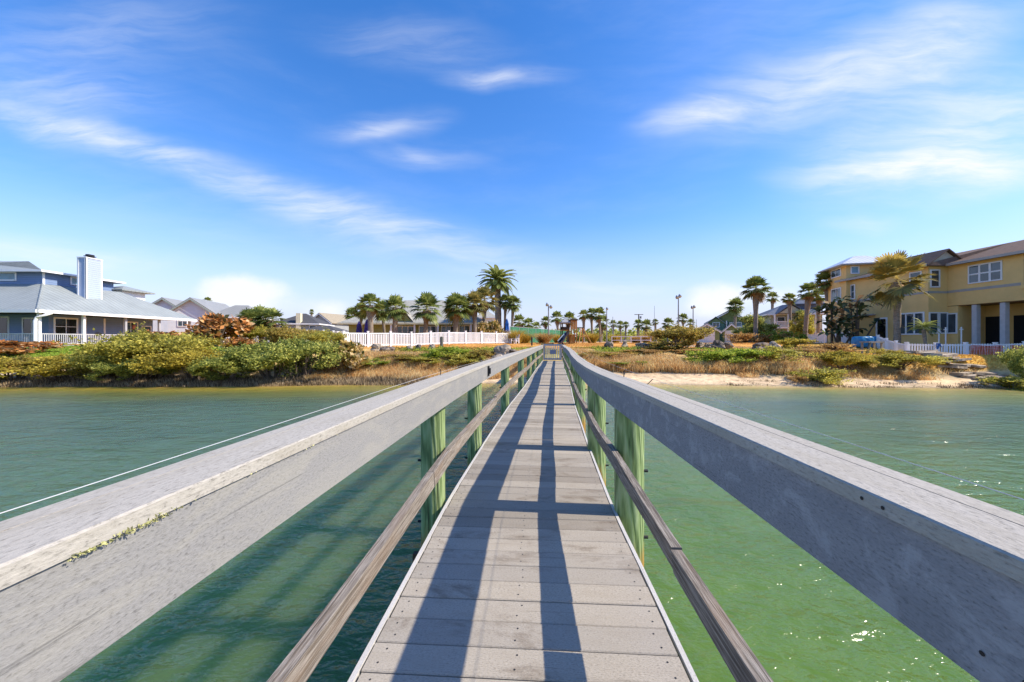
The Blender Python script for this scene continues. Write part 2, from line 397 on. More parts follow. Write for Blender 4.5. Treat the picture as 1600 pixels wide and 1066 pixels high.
def make_world():
    w = bpy.data.worlds.new('World'); bpy.context.scene.world = w; w.use_nodes = True
    n = N(w.node_tree); bg = w.node_tree.nodes['Background']; bg.inputs['Strength'].default_value = .1
    sky = n.add('ShaderNodeTexSky', sky_type='NISHITA'); sky.sun_disc = False
    sky.sun_elevation = EL; sky.sun_rotation = math.atan2(SUN.x, SUN.y)
    sky.altitude = 0; sky.air_density = 1.0; sky.dust_density = .25; sky.ozone_density = 3.0
    g = n.add('ShaderNodeTexCoord').outputs['Generated']
    sx = n.add('ShaderNodeSeparateXYZ'); n.link(g, sx.inputs[0])
    hs = n.add('ShaderNodeHueSaturation'); hs.inputs['Saturation'].default_value = 1.32; hs.inputs['Value'].default_value = 1.
    n.link(sky.outputs[0], hs.inputs['Color'])
    base = n.mix(1., hs.outputs[0], (2.12, 1.68, 1.90), 'MULTIPLY')
    el = sx.outputs[2]
    base = n.mix(n.maprange(el, .31, -.04, 0, .97), base, (4.4, 4.95, 6.5))          # pale air towards the horizon
    yy = n.math('MAXIMUM', sx.outputs[1], .08)
    cb = n.add('ShaderNodeCombineXYZ')
    n.link(n.math('DIVIDE', sx.outputs[0], yy), cb.inputs[0]); n.link(n.math('DIVIDE', sx.outputs[2], yy), cb.inputs[1])
    uv = cb.outputs[0]
    warp = n.add('ShaderNodeTexNoise'); n.link(uv, warp.inputs[0]); warp.inputs['Scale'].default_value = 2.6; warp.inputs['Detail'].default_value = 4
    vm = n.add('ShaderNodeVectorMath', operation='MULTIPLY_ADD')
    n.link(warp.outputs['Color'], vm.inputs[0]); vm.inputs[1].default_value = (.15, .11, 0); vm.inputs[2].default_value = (-.075, -.055, 0)
    ad = n.add('ShaderNodeVectorMath', operation='ADD'); n.link(uv, ad.inputs[0]); n.link(vm.outputs[0], ad.inputs[1])
    wuv = ad.outputs[0]
    def streak(px, py, L, H, deg, k, vec=wuv, edge=0.):
        v = n.mapping(vec, loc=((px-800)/F, (533-py)/F, 0), rot=(0, 0, R(deg)), scale=(L/F, H/F, 1), kind='TEXTURE')
        ln = n.add('ShaderNodeVectorMath', operation='LENGTH'); n.link(v, ln.inputs[0])
        return n.maprange(ln.outputs['Value'], 1., edge, 0., k)
    def total(lst):
        t = None
        for x in lst: t = streak(*x) if t is None else n.math('ADD', t, streak(*x))
        return t
    fib = n.noise(n.mapping(wuv, rot=(0, 0, R(-18)), scale=(1.0, 7, 1)), 3.4, 9, .62, .3)
    fib2 = n.noise(n.mapping(wuv, rot=(0, 0, R(13)), scale=(1.0, 6, 1)), 3.0, 9, .62, .3)
    A = total([(1290, 125, 380, 95, 16, .9), (1080, 180, 130, 36, 8, .75), (1470, 70, 210, 120, 30, .45),
               (1500, 215, 370, 130, 14, 1.05), (1440, 268, 300, 42, 2, .8), (1545, 290, 190, 40, 8, .6), (1350, 347, 90, 22, 0, .5)])
    B = total([(785, 119, 140, 26, 2, .62), (770, 124, 70, 14, 4, .5), (592, 202, 150, 38, 10, .6), (575, 210, 80, 18, 14, .45), (665, 252, 135, 26, -3, .5), (650, 246, 60, 16, -20, .4), (640, 68, 230, 60, -8, .36),
               (400, 292, 560, 40, -16, .9), (130, 205, 230, 34, -17, .7), (640, 370, 360, 60, -14, .6), (110, 150, 260, 60, -6, .5),
               (90, 392, 260, 36, -4, .8), (330, 330, 420, 130, -16, .14), (960, 445, 170, 40, 3, .45), (120, 60, 340, 90, 10, .25), (100, 90, 420, 200, 12, .16), (1350, 60, 600, 260, 12, .18), (900, 430, 700, 90, 0, .12)])
    pf = n.noise(n.mapping(uv, scale=(1, 1.3, 1)), 9, 6, .6)
    P = total([(385, 462, 120, 58, 0, 1.), (520, 485, 90, 44, 0, .6), (1122, 468, 105, 52, 0, .9), (1225, 470, 70, 40, 0, .5), (690, 490, 90, 24, 0, .4)])
    m = n.math('ADD', n.math('MULTIPLY', n.math('MULTIPLY', A, 1.3), n.maprange(fib2, .22, .78, .28, 1.05)), n.math('MULTIPLY', B, n.maprange(fib, .24, .76, .18, 1.05)))
    m = n.math('MULTIPLY', m, .58)
    m = n.math('ADD', m, n.math('MULTIPLY', n.maprange(n.math('MULTIPLY', P, n.math('ADD', pf, .25)), .16, .58), .9), clamp=True)
    gen = n.noise(n.mapping(g, scale=(1.5, 1, 6)), 2, 6, .6)                       # loose cirrus over the rest of the sky
    m = n.math('ADD', m, n.math('MULTIPLY', n.maprange(gen, .45, .8), .06), clamp=True)
    m = n.math('MULTIPLY', m, n.maprange(el, -.02, .03))
    colr = n.mix(m, base, (7.3, 7.5, 7.9))
    n.link(colr, bg.inputs['Color'])
make_world()

cam = bpy.data.cameras.new('camera'); cam.sensor_width = 36; cam.lens = 36*F/1600; cam.clip_start = .05; cam.clip_end = 5000
co = bpy.data.objects.new('camera', cam); C.objects.link(co)
co.location = (0, 0, EYE); co.rotation_euler = (R(90), 0, 0)
S = bpy.context.scene; S.camera = co
S.view_settings.view_transform = 'Standard'; S.view_settings.look = 'None'; S.view_settings.exposure = EXPOSURE = .48
S.render.resolution_x, S.render.resolution_y = 1024, 682
S.cycles.max_bounces = 6; S.cycles.transparent_max_bounces = 10

# ------------------------------------------------------------------ the pier
DECK = 1.125
_D = np.array([-9, -3, 0, 1.52, 2.9, 4.51, 7.45, 10.55, 14, 17.14, 20.7, 24.16, 26])
_X = np.array([-.55, -.2, -.04, .05, .129, .274, .593, .981, 1.364, 1.715, 2.15, 2.55, 2.77])
dd = np.arange(-9, 26, .05); kx = np.interp(dd, _D, _X)
kern = np.hanning(31); kern /= kern.sum(); kx = np.convolve(np.pad(kx, 15, 'edge'), kern, 'valid')
kx[:16] = np.interp(dd[:16], _D, _X)
def cx(d): return float(np.interp(d, dd, kx))
def tang(d): v = Vector((cx(d+.1)-cx(d-.1), .2, 0)); return v.normalized()
def pp(d, lat, h):                   # on the pier: d along, lat to the right of its middle, h over the deck
    t = tang(d); return Vector((cx(d), d, DECK))+Vector((t.y, -t.x, 0))*lat+Vector((0, 0, h))
pier = thing('pier', (0, 0, 0), 'long grey boardwalk pier with green round posts running from the water to the bank', 'pier')
GREY = (.36, .355, .345)
M_deck = composite('deck_boards', (.35, .318, .268), board=True, warm=(.30, .265, .215))
M_rail = composite('rail_boards', (.255, .25, .24), warm=(.36, .34, .28))
M_rail2 = composite('rail_boards_mottled', (.29, .285, .285), patch=.42, warm=(.21, .21, .215))
M_cap = composite('cap_boards', (.40, .375, .325), warm=(.31, .28, .215), speck=150)
M_trim = composite('trim_boards', (.52, .50, .46))
M_old = oldwood('weathered_rail', (.17, .14, .11), (.34, .305, .26))
M_old2 = oldwood('weathered_rail_dark', (.13, .11, .09), (.33, .30, .26))
M_pile = pile('treated_pile')
M_dark = plain('dark_metal', (.02, .02, .022), .5, .2, 8)
M_beam = plain('stained_beam', (.07, .05, .035), .85, .3, 4, .3)
M_wire = plain('white_line', (.6, .6, .58), .4, .05)

ends = 24.05
mb = MB(); sc_ = MB(); d = -7.; k = 0
prof = [(0, .004), (.004, 0), (.132, 0), (.136, .004), (.136, .026), (0, .026)]
while d < ends-.14:
    r0 = random.uniform(-.003, .003); dz = random.uniform(-.0015, .0015); tone = random.random()
    t = tang(d+.07); s = Vector((t.y, -t.x, 0)); o = Vector((cx(d+.07), d+.07, DECK+dz))-t*.07
    rings = []
    for lat in (-.598+r0, .598+r0):
        rings.append(([o+t*a+s*lat-Vector((0, 0, b)) for a, b in prof], lat))
    mb.sweep(rings, uv0=k*.37); mb.T[-len(prof)-2:] = [tone]*(len(prof)+2)
    off = random.uniform(0, 50)
    n_uv = 4*len(prof)+2*len(prof)
    mb.UV[-n_uv:] = [(u+off, v) for u, v in mb.UV[-n_uv:]]
    if d < 9:
        for lat in (-.545, -.03, .545):
            for a in (.035, .103):
                c = o+t*(a+random.uniform(-.004, .004))+s*(lat+random.uniform(-.012, .012))+Vector((0, 0, .0012))
                sc_.face([c+Vector((math.cos(q)*.0042, math.sin(q)*.0042, 0)) for q in [i*math.pi/3 for i in range(6)]])
    d += .14*t.y; k += 1
mb.build('deck', M_deck, pier); sc_.build('screw', M_dark, pier)['kind'] = 'stuff'

def run(d0, d1, stepd=.15): return list(np.arange(d0, d1, stepd))+[d1]
def board_run(ds, prof, name, mat, off=0.):
    m = MB(); rings = []; L = 0; prev = None
    for d in ds:
        pr = prof(d); pts = [pp(d, a, b) for a, b in pr]
        if prev is not None: L += (pts[0]-prev).length
        prev = pts[0]; rings.append((pts, L+off))
    m.sweep(rings); return m.build(name, mat, pier)
tw = lambda d, s: .006*math.sin(d*1.3+s)+.004*math.sin(d*3.1+2*s)
for sg in (-1, 1):
    board_run(run(-7, ends), lambda d: [(sg*(.606+tw(d, sg)*.4), .002), (sg*(.626+tw(d, sg)*.4), .002), (sg*(.626+tw(d, sg)*.4), -.20), (sg*(.606+tw(d, sg)*.4), -.20)], 'edge_trim', M_trim, sg*7)
    board_run(run(-7, ends, .5), lambda d: [(sg*.40, -.03), (sg*.45, -.03), (sg*.45, -.25), (sg*.40, -.25)], 'stringer', M_beam)
# rail lines: inner face and height of the cap top along each side
RAIL = {-1: (lambda d: np.interp(d, [-7, .5, 2.9], [.585, .585, .585]), lambda d: np.interp(d, [-7, .5, 3, 7, 10.5, 14, 24], [.957, .957, .945, .95, .965, .955, .96])),
        1: (lambda d: np.interp(d, [-7, .5, 2.8, 24], [.64, .626, .58, .58]), lambda d: np.interp(d, [-7, .5, 2.8, 3.6, 4.6, 6, 7.45, 9, 10.5, 12.2, 14, 15.5, 17, 19, 20.7, 24], [.957, .957, .95, .93, .915, .90, .91, .905, .935, .955, .985, .965, .98, .955, .98, .985]))}
MID = {-1: lambda d: np.interp(d, [-7, 1, 2.9, 4.5, 7.5, 10.5, 24], [.40, .41, .44, .44, .475, .485, .49]), 1: lambda d: np.interp(d, [-7, 1, 2.8, 3.6, 5, 7.4, 9, 10.5, 24], [.41, .42, .455, .435, .445, .43, .44, .45, .47])}
for sg in (-1, 1):
    e, h = RAIL[sg]
    board_run(run(-7, 24.), lambda d: [(sg*(e(d)+.006), h(d)-.031), (sg*(e(d)+.041), h(d)-.031), (sg*(e(d)+.041), h(d)-.19), (sg*(e(d)+.006), h(d)-.19)], 'rail_board', M_rail if sg < 0 else M_rail2, 3+sg)
    board_run(run(-7, 24.), lambda d: [(sg*e(d), h(d)-.003), (sg*(e(d)+.003), h(d)), (sg*(e(d)+.108), h(d)), (sg*(e(d)+.108), h(d)-.029), (sg*e(d), h(d)-.029)], 'cap_rail', M_cap, 11+sg)
    board_run(run(-7, 24.), lambda d: [(sg*(e(d)+.114), h(d)-.001), (sg*(e(d)+.158), h(d)-.002), (sg*(e(d)+.162), h(d)-.006), (sg*(e(d)+.162), h(d)-.03), (sg*(e(d)+.114), h(d)-.03)], 'cap_edge_board', M_cap, 31+sg)
    # the mid rail is made of lengths butted at posts
    seams = [-6, 1.9-sg*.4, 5.0-.25*sg, 10.6, 14.1, 17.2, 20.8, 24.]
    for a, b in zip(seams, seams[1:]):
        j = random.uniform(-.008, .008)
        board_run(run(a+.004, b-.004, .2), lambda d: [(sg*(.572+j+tw(d, 3*sg)), MID[sg](d)+j), (sg*(.612+j+tw(d, 3*sg)), MID[sg](d)+j), (sg*(.612+j), MID[sg](d)+j-.09), (sg*(.572+j), MID[sg](d)+j-.09)], 'mid_rail', M_old if sg < 0 else M_old2, random.uniform(0, 40))
posts = [-4.2, -.4, 2.87, 4.46, 7.5, 10.6, 14.05, 17.2, 20.75, 23.0]
for i, d in enumerate(posts):
    for sg in (-1, 1):
        dp = d+(.06 if sg < 0 else -.06)
        lat = {(-1): .735, 1: .715}[sg]; rad = .104+random.uniform(-.008, .008)
        if i == 3: lat -= .02
        e, h = RAIL[sg]; top = h(dp)-.035; ph = random.uniform(0, 6)
        base = pp(dp, sg*lat, 0)-Vector((0, 0, DECK)); m = MB(); rings = []
        zs = [-2.2, -.5, .2, .6, .9, 1.1, 1.3, 1.6, 1.9, DECK+top]
        for z in zs:
            ring = [base+Vector((math.cos(q)*rad*(1+.03*math.sin(3*q+ph+z)), math.sin(q)*rad*(1+.03*math.cos(2*q+ph)), z)) for q in [2*math.pi*j/22 for j in range(22)]]
            if sg < 0 and z > .5: ring = [p-Vector((max(0, p.x-(base.x+.066)), 0, 0)) for p in ring]      # flat notch where the boards are fixed
            rings.append((ring, z))
        m.sweep(rings); post = m.build('post', M_pile, pier, smooth=True)
        f = Frame(base.x, base.y, math.degrees(math.atan2(-tang(dp).x, tang(dp).y)))
        for zz in (DECK-.17, DECK+.30):
            MB().tube([f.p(sg*.08, -.03, zz), f.p(sg*.125, -.03, zz)], .011, 6).build('bolt', M_dark, post)
    f = Frame(pp(d, 0, 0).x, pp(d, 0, 0).y, math.degrees(math.atan2(-tang(d).x, tang(d).y)))
    for sv in (-.155, .115):
        MB().box(f, -.84, .66, sv, sv+.04, DECK-.56, DECK-.32).build('cross_beam', M_beam, pier)
# hooks on the caps, a dark plate, and the strung lines
for sg, d in ((-1, 3.05), (-1, 4.9), (-1, 14.0), (1, 4.9), (1, 7.6), (1, 3.0)):
    e, h = RAIL[sg]; p = pp(d, sg*(e(d)+.14), h(d))
    MB().tube([p-Vector((0, 0, .01)), p+Vector((0, 0, .045)), p+Vector((.012*sg, .0, .055))], .0035, 5).build('hook', M_dark, pier)
e, h = RAIL[-1]
b = MB(); f = Frame(pp(4.66, -e(4.66), 0).x, pp(4.66, -e(4.66), 0).y, math.degrees(math.atan2(-tang(4.6).x, tang(4.6).y)))
b.box(f, -.004, .012, -.03, .03, DECK+h(4.6)-.155, DECK+h(4.6)-.035); b.box(f, .012, .03, -.012, .012, DECK+h(4.6)-.13, DECK+h(4.6)-.06)
b.build('bracket', M_dark, pier)
e, h = RAIL[1]
b = MB()
for d in (.68, .72, .50, .545):
    for k in (0,):
        q = pp(d, e(d)+(-.001 if d > .6 else .005), h(d)-(.016 if d > .6 else .15))
        b.face([q+Vector((0, math.cos(a)*.0035, math.sin(a)*.0035)) for a in [i*math.pi/4 for i in range(8)]])
b.build('screw_holes', M_dark, pier)
for sg in (-1, 1):
    pts = [pp(d, sg*.895, .918 if sg < 0 else .942) for d in run(-6, 20.5, .7)]
    MB().tube(pts, .0010, 5).build('line', M_wire, pier)
for sg in (-1, 1):
    for d in (2.87, 7.5, 14.05, 20.7):
        MB().tube([pp(d, sg*.76, .80), pp(d, sg*.9, .905 if sg < 0 else .942)], .003, 5).build('line_holder', M_dark, pier)
# lichen in the seam under the left cap
P = []
e, h = RAIL[-1]
for d in np.concatenate([rng.normal(.50, .012, 30), rng.normal(.545, .02, 60), rng.normal(.60, .014, 55), rng.uniform(.42, 1.2, 25)]):
    q = pp(d, -(e(d)-.002), h(d)-.031+rng.normal(0, .0022)); P.append(tuple(q))
LICHEN = (np.array(P), )
# the gate at the shore end
M_gate = plain('gate_grey', (.36, .37, .39), .7, .15, 6)
M_slat = plain('gate_slats', (.85, .78, .62), .7, .12, 6)
M_sign = plain('sign_blue_grey', (.20, .24, .34), .5, .06)
g = Frame(pp(24.1, 0, 0).x, pp(24.1, 0, 0).y, math.degrees(math.atan2(-tang(24).x, tang(24).y)))
m = MB()
for u0, u1, z0, z1 in ((-.58, -.47, 0, 1.0), (.47, .58, 0, 1.0), (-.47, .47, .89, 1.0), (-.47, .47, .0, .12)):
    m.box(g, u0, u1, 0, .045, DECK+.03+z0, DECK+.03+z1)
gate = m.build('gate', M_gate, pier)
for i in range(8):
    u = -.43+i*.118
    MB().box(g, u, u+.062, .048, .066, DECK+.08, DECK+.99).build('slat', M_slat, gate)
MB().box(g, -.16, .22, -.014, -.003, DECK+.40, DECK+.66).build('sign_panel', M_sign, gate)
for sg in (-1, 1):
    MB().box(g, sg*.66-.05, sg*.66+.05, 0, .1, -.2, DECK+1.06).build('gate_post', M_dark if sg > 0 else M_pile, pier)
m = MB()
for z in (.2, .8): m.box(g, .57, .62, -.012, -.002, DECK+z, DECK+z+.09)
m.build('hinge', M_dark, gate)
# ------------------------------------------------------------------ vegetation
def ell(n, c, r, lo=.55):            # random points in the outer part of an ellipsoid, clumped
    v = rng.normal(size=(n, 3)); v /= np.linalg.norm(v, axis=1)[:, None]
    q = rng.uniform(lo**3, 1, n)**(1/3)
    return np.array(c)+v*q[:, None]*np.array(r)
def clump(P, k, cut):                # leave gaps
    s = np.sin(P[:, 0]*k+1.1*np.sin(P[:, 1]*k))+np.sin(P[:, 1]*k*1.2+2+np.sin(P[:, 2]*k))+np.sin(P[:, 2]*k*1.4+1+np.sin(P[:, 0]*k*.8))
    return P[s > cut]
def leaf_mesh(name, P, size, mat, parent=None, up=.35, aspect=.55, tone=None, out=None):
    n = len(P)
    a = rng.normal(size=(n, 3)); a[:, 2] = np.abs(a[:, 2])*.6+.1
    a /= np.linalg.norm(a, axis=1)[:, None]
    b = rng.normal(size=(n, 3)); b[:, 2] *= (1-up)
    b -= a*(a*b).sum(1)[:, None]; b /= np.linalg.norm(b, axis=1)[:, None]
    s = (size*rng.uniform(.6, 1.35, n))[:, None]
    V = np.stack([P, P+a*s*.5+b*s*aspect*.5, P+a*s, P+a*s*.5-b*s*aspect*.5], 1).reshape(-1, 3)
    q = np.arange(4*n).reshape(n, 4)
    t = rng.uniform(0, 1, n) if tone is None else tone
    return np_mesh(name, V, q, t, mat, parent)
def blades(name, P, h, w, mat, parent=None, lean=.35, tone=None):
    n = len(P); hh = h*rng.uniform(.55, 1.25, n); ang = rng.uniform(0, 2*np.pi, n)
    d = np.stack([np.cos(ang), np.sin(ang), np.zeros(n)], 1); ln = rng.normal(size=(n, 3))*lean; ln[:, 2] = 0
    up = np.array([0, 0, 1.])
    w = np.asarray(w)*np.ones(n)
    m = P+(up*.6+ln*.35)*hh[:, None]; t = P+(up*.97+ln)*hh[:, None]
    V = np.stack([P-d*w[:, None]/2, P+d*w[:, None]/2, m+d*w[:, None]*.4, m-d*w[:, None]*.4, t], 1).reshape(-1, 3)
    b = np.arange(n)*5
    q = np.concatenate([np.stack([b, b+1, b+2, b+3], 1), np.stack([b+3, b+2, b+4, b+4], 1)])
    tri = np.stack([b+3, b+2, b+4], 1)
    me = bpy.data.meshes.new(name)
    me.vertices.add(len(V)); me.vertices.foreach_set('co', V.astype(np.float32).ravel())
    li = np.concatenate([q[:n].ravel(), tri.ravel()]); me.loops.add(len(li)); me.loops.foreach_set('vertex_index', li.astype(np.int32))
    ls = np.concatenate([np.arange(n)*4, 4*n+np.arange(n)*3]); me.polygons.add(2*n); me.polygons.foreach_set('loop_start', ls.astype(np.int32))
    me.update(calc_edges=True)
    tt = rng.uniform(0, 1, n) if tone is None else tone
    me.attributes.new('tone', 'FLOAT', 'FACE').data.foreach_set('value', np.concatenate([tt, tt]).astype(np.float32))
    me.validate()
    return link(name, me, mat, parent)

L_OLIVE = leafy('olive_leaves', [(0, (0.138, 0.138, 0.0276)), (0.4, (0.373, 0.345, 0.0552)), (1, (0.828, 0.718, 0.152))], .5)
L_DARK = leafy('mangrove_leaves', [(0, (0.101, 0.144, 0.0338)), (0.45, (0.288, 0.321, 0.0675)), (1, (0.742, 0.709, 0.169))], .5)
L_YELLOW = leafy('yellow_green_leaves', [(0, (0.176, 0.143, 0.022)), (0.45, (0.462, 0.374, 0.0495)), (1, (0.792, 0.638, 0.11))], .5)
L_BRIGHT = leafy('bright_green_leaves', [(0, (0.11, 0.16, 0.02)), (0.45, (0.32, 0.42, 0.045)), (1, (0.62, 0.66, 0.1))], .5)
L_BROWN = leafy('brown_leaves', [(0, (0.18, 0.108, 0.042)), (0.5, (0.528, 0.324, 0.108)), (1, (0.816, 0.552, 0.204))], .5)
L_MIXED = leafy('brown_green_leaves', [(0, (0.168, 0.12, 0.042)), (0.4, (0.36, 0.3, 0.06)), (0.7, (0.504, 0.408, 0.072)), (1, (0.792, 0.528, 0.156))], .5)
L_ORANGE = leafy('orange_leaves', [(0, (0.0625, 0.0625, 0.025)), (.3, (0.275, 0.125, 0.0375)), (.6, (0.625, 0.25, 0.0625)), (.85, (0.775, 0.425, 0.163)), (1, (0.775, 0.575, 0.325))])
L_CREAM = leafy('cream_leaves', [(0, (0.072, 0.084, 0.024)), (.35, (0.24, 0.192, 0.036)), (.65, (0.6, 0.384, 0.108)), (1, (0.792, 0.624, 0.336))])
L_PALM = leafy('palm_leaves', [(0, (0.069, 0.103, 0.0287)), (0.5, (0.196, 0.241, 0.0575)), (1, (0.552, 0.575, 0.172))], .3, .45)
L_PALMB = leafy('dry_palm_leaves', [(0, (0.0875, 0.0963, 0.035)), (.5, (0.263, 0.236, 0.0613)), (1, (0.578, 0.438, 0.14))], .3, .5)
L_FAN = leafy('golden_palm_leaves', [(0, (.14, .13, .05)), (.35, (.30, .25, .07)), (.7, (.58, .42, .09)), (1, (.66, .52, .2))], .35, .5)
L_PAD = leafy('paddle_leaves', [(0, (0.03, 0.05, 0.025)), (0.55, (0.085, 0.12, 0.05)), (0.8, (0.17, 0.19, 0.08)), (0.88, (0.34, 0.2, 0.1)), (1, (0.5, 0.32, 0.18))], .15, .35)
L_STRAW = leafy('straw', [(0, (0.391, 0.218, 0.0805)), (0.5, (0.828, 0.529, 0.218)), (1, (0.85, 0.782, 0.437))], .5, .8)
L_SKIRT = leafy('dead_fronds', [(0, (0.175, 0.105, 0.0525)), (1, (0.56, 0.367, 0.193))], .2, .8)
BARK = plain('bark', (.13, .10, .075), .9, .35, 6, .8)
M_SNAG = plain('grey_roots', (.40, .31, .19), .9, .3, 5)

def palm_trunk_mat():
    m, n, b = new_mat('palm_trunk', .9, .1)
    tc = n.add('ShaderNodeTexCoord').outputs['Object']
    w = n.add('ShaderNodeTexWave', wave_type='BANDS', bands_direction='Z'); n.link(tc, w.inputs[0])
    w.inputs['Scale'].default_value = 3.2; w.inputs['Distortion'].default_value = 3.5; w.inputs['Detail'].default_value = 3
    f = n.math('ADD', n.math('MULTIPLY', w.outputs['Fac'], .5), n.math('MULTIPLY', n.noise(n.mapping(tc, scale=(3, 3, 1)), 3, 4, .7), .5))
    n.link(n.ramp(f, [(.2, (.10, .075, .05)), (.5, (.25, .20, .15)), (.8, (.44, .38, .31))]), b.inputs['Base Color'])
    n.link(n.bump(f, .9, .05), b.inputs['Normal'])
    return m
M_PTRUNK = palm_trunk_mat()

def stems(lobes, n, r, base=.15):
    m = MB()
    for c, rad in lobes[:n]:
        b = Vector((random.uniform(-base, base)+c[0]*.15, random.uniform(-base, base)+c[1]*.15, -.1))
        e = Vector(c); mid = b.lerp(e, .5)+Vector((random.uniform(-.12, .12), random.uniform(-.12, .12), -.08))
        m.tube([b, mid, e], [r, r*.7, r*.35], 5)
        for k in range(3):
            t = e+Vector([random.uniform(-.8, .8)*x for x in rad]); m.tube([mid.lerp(e, .5), (mid+t)/2, t], [r*.5, r*.35, r*.12], 4)
    return m
def bush_proto(seed, R0, H, nl, leaves, size, cut, lo=.5, flat=.6, stem=.03, ns=7, low=.25):
    random.seed(seed); lobes = []
    for i in range(nl):
        a = i*2.4+random.uniform(-.4, .4); q = R0*math.sqrt((i+.3)/nl)*.78
        z = H*random.uniform(low+.1, 1-.28*(q/R0)-.18)
        rr = R0*random.uniform(.17, .40)
        lobes.append(((q*math.cos(a), q*math.sin(a), z), (rr, rr, rr*flat)))
    P = np.concatenate([ell(leaves//nl, c, r, lo) for c, r in lobes])
    spr = []
    for c, r in lobes:                       # loose sprays that break the outline
        for _ in range(26):
            v = rng.normal(size=3); v[2] = abs(v[2])*.8+.1; v /= np.linalg.norm(v)
            t = rng.uniform(.7, 1.0+rng.uniform(.1, 1.0), 16)[:, None]
            spr.append(np.array(c)+v*t*np.array(r)+rng.normal(size=(16, 3))*.03*R0)
    P = np.concatenate([P]+spr[:]) if leaves > 3000 else P
    P = P[P[:, 2] > .03*H]
    P = clump(P, 5.5/R0*1.1, cut)
    return P, size, stems(lobes, ns, stem, R0*.12)
KINDS = {
    'mangrove': [bush_proto(s, 1.7, 2.2, 30, 26000, .10, .0, .35, .6, .05, 11, .12) for s in (1, 2, 3)],
    'scrub': [bush_proto(s, 1.0, 1.0, 11, 6500, .085, -.9, .4, .6, .02, 7, .1) for s in (4, 5)],
    'seagrape': [bush_proto(s, 1.4, 1.9, 14, 2600, .26, -.9, .5, .75, .04, 8, .15) for s in (6, 7)],
    'sparse': [bush_proto(s, 1.2, 1.3, 13, 3600, .085, -.2, .3, .7, .022, 13, .2) for s in (8, 9)],
    'tree': [bush_proto(s, 2.0, 4.0, 22, 16000, .16, -.7, .5, .7, .07, 10, .15) for s in (10,)],
}
MESHES = {}
def bush(kind, px, d, wpx, ytop, leaf, label, cat='bush', group=None, var=0, name=None, rot=None, hx=1.):
    P, size, st = KINDS[kind][var % len(KINDS[kind])]
    R0, H = {'mangrove': (1.7, 2.2), 'scrub': (1., 1.), 'seagrape': (1.4, 1.9), 'sparse': (1.2, 1.3), 'tree': (2., 4.)}[kind]
    x = ax(px, d); zb = g1(x, d)-.05
    o = thing(name or {'mangrove': 'mangrove_bush', 'scrub': 'shrub', 'seagrape': 'sea_grape_bush', 'sparse': 'shrub', 'tree': 'bushy_tree'}[kind], (x, d, zb), label, cat, group)
    key = (kind, var % len(KINDS[kind]))
    if key not in MESHES:
        t = bpy.data.objects.new('tmp', None); ORG[t] = Vector()
        f = leaf_mesh('foliage', P, size, leaf); s = st.build('stem', BARK)
        MESHES[key] = (f.data, s.data); bpy.data.objects.remove(f); bpy.data.objects.remove(s); bpy.data.objects.remove(t)
    for nm, me in zip(('foliage', 'stem'), MESHES[key]):
        c = bpy.data.objects.new(nm, me); C.objects.link(c); c.parent = o
        if nm == 'foliage': c.material_slots[0].link = 'OBJECT'; c.material_slots[0].material = leaf
    w = wpx*d/F/2/(R0*.98); h = (az(ytop, d)-zb)/(H*.98)
    o.scale = (w*hx, min(w, 1.6)*hx, h); o.rotation_euler = (0, 0, random.uniform(0, 6.28) if rot is None else rot)
    return o

def fan_leaf(Vs, Qs, Ts, o, dirv, pet, bl, nseg, droop, tone, width):
    dirv = dirv.normalized(); side = dirv.cross(Vector((0, 0, 1)))
    if side.length < .1: side = Vector((1, 0, 0))
    side.normalize(); nrm = side.cross(dirv)
    hub = o+dirv*pet-Vector((0, 0, 1))*pet*droop*.25
    def quad(a, b, c, d, t): i = len(Vs); Vs.extend([a, b, c, d]); Qs.append((i, i+1, i+2, i+3)); Ts.append(t)
    s = side*.018; quad(o-s, o+s, hub+s, hub-s, .9)
    for k in range(nseg):
        a = (k/(nseg-1)-.5)*R(205)
        v = dirv*math.cos(a)+side*math.sin(a)+nrm*.22*(abs(a)/1.8)
        v.normalize(); L = bl*(1-.28*abs(a)/1.8)*random.uniform(.9, 1.08)
        p = v.cross(nrm).normalized()*width
        m = hub+v*L*.55-Vector((0, 0, L*.05*droop)); e = hub+v*L-Vector((0, 0, L*(.22+.25*random.random())*droop))
        t = min(1, max(0, tone+random.uniform(-.2, .2)))
        quad(hub-p*.25, hub+p*.25, m+p, m-p, t); quad(m-p, m+p, e+p*.25, e-p*.25, t)
def arr(Vs): return np.array([tuple(v) for v in Vs])
def fan_crown(seed, Rr, nleaf, nseg=15, pet=.45, droop=1., up0=-38, up1=82, width=.05, name='crown', leaf=None, skirt=0):
    random.seed(seed); Vs, Qs, Ts = [], [], []
    for i in range(nleaf):
        az_ = i*2.39996+random.uniform(-.2, .2); el = R(up0+(up1-up0)*(i/nleaf)**.85+random.uniform(-9, 9))
        dv = Vector((math.cos(az_)*math.cos(el), math.sin(az_)*math.cos(el), math.sin(el)))
        fan_leaf(Vs, Qs, Ts, Vector((0, 0, 0)), dv, Rr*pet*random.uniform(.85, 1.15), Rr*(1-pet)*random.uniform(.85, 1.15), nseg, droop*(1.25-.5*i/nleaf), .25+.5*i/nleaf*random.uniform(.6, 1.3), width*Rr)
    o = np_mesh(name, arr(Vs), np.array(Qs), np.array(Ts), leaf); me = o.data; bpy.data.objects.remove(o)
    return me
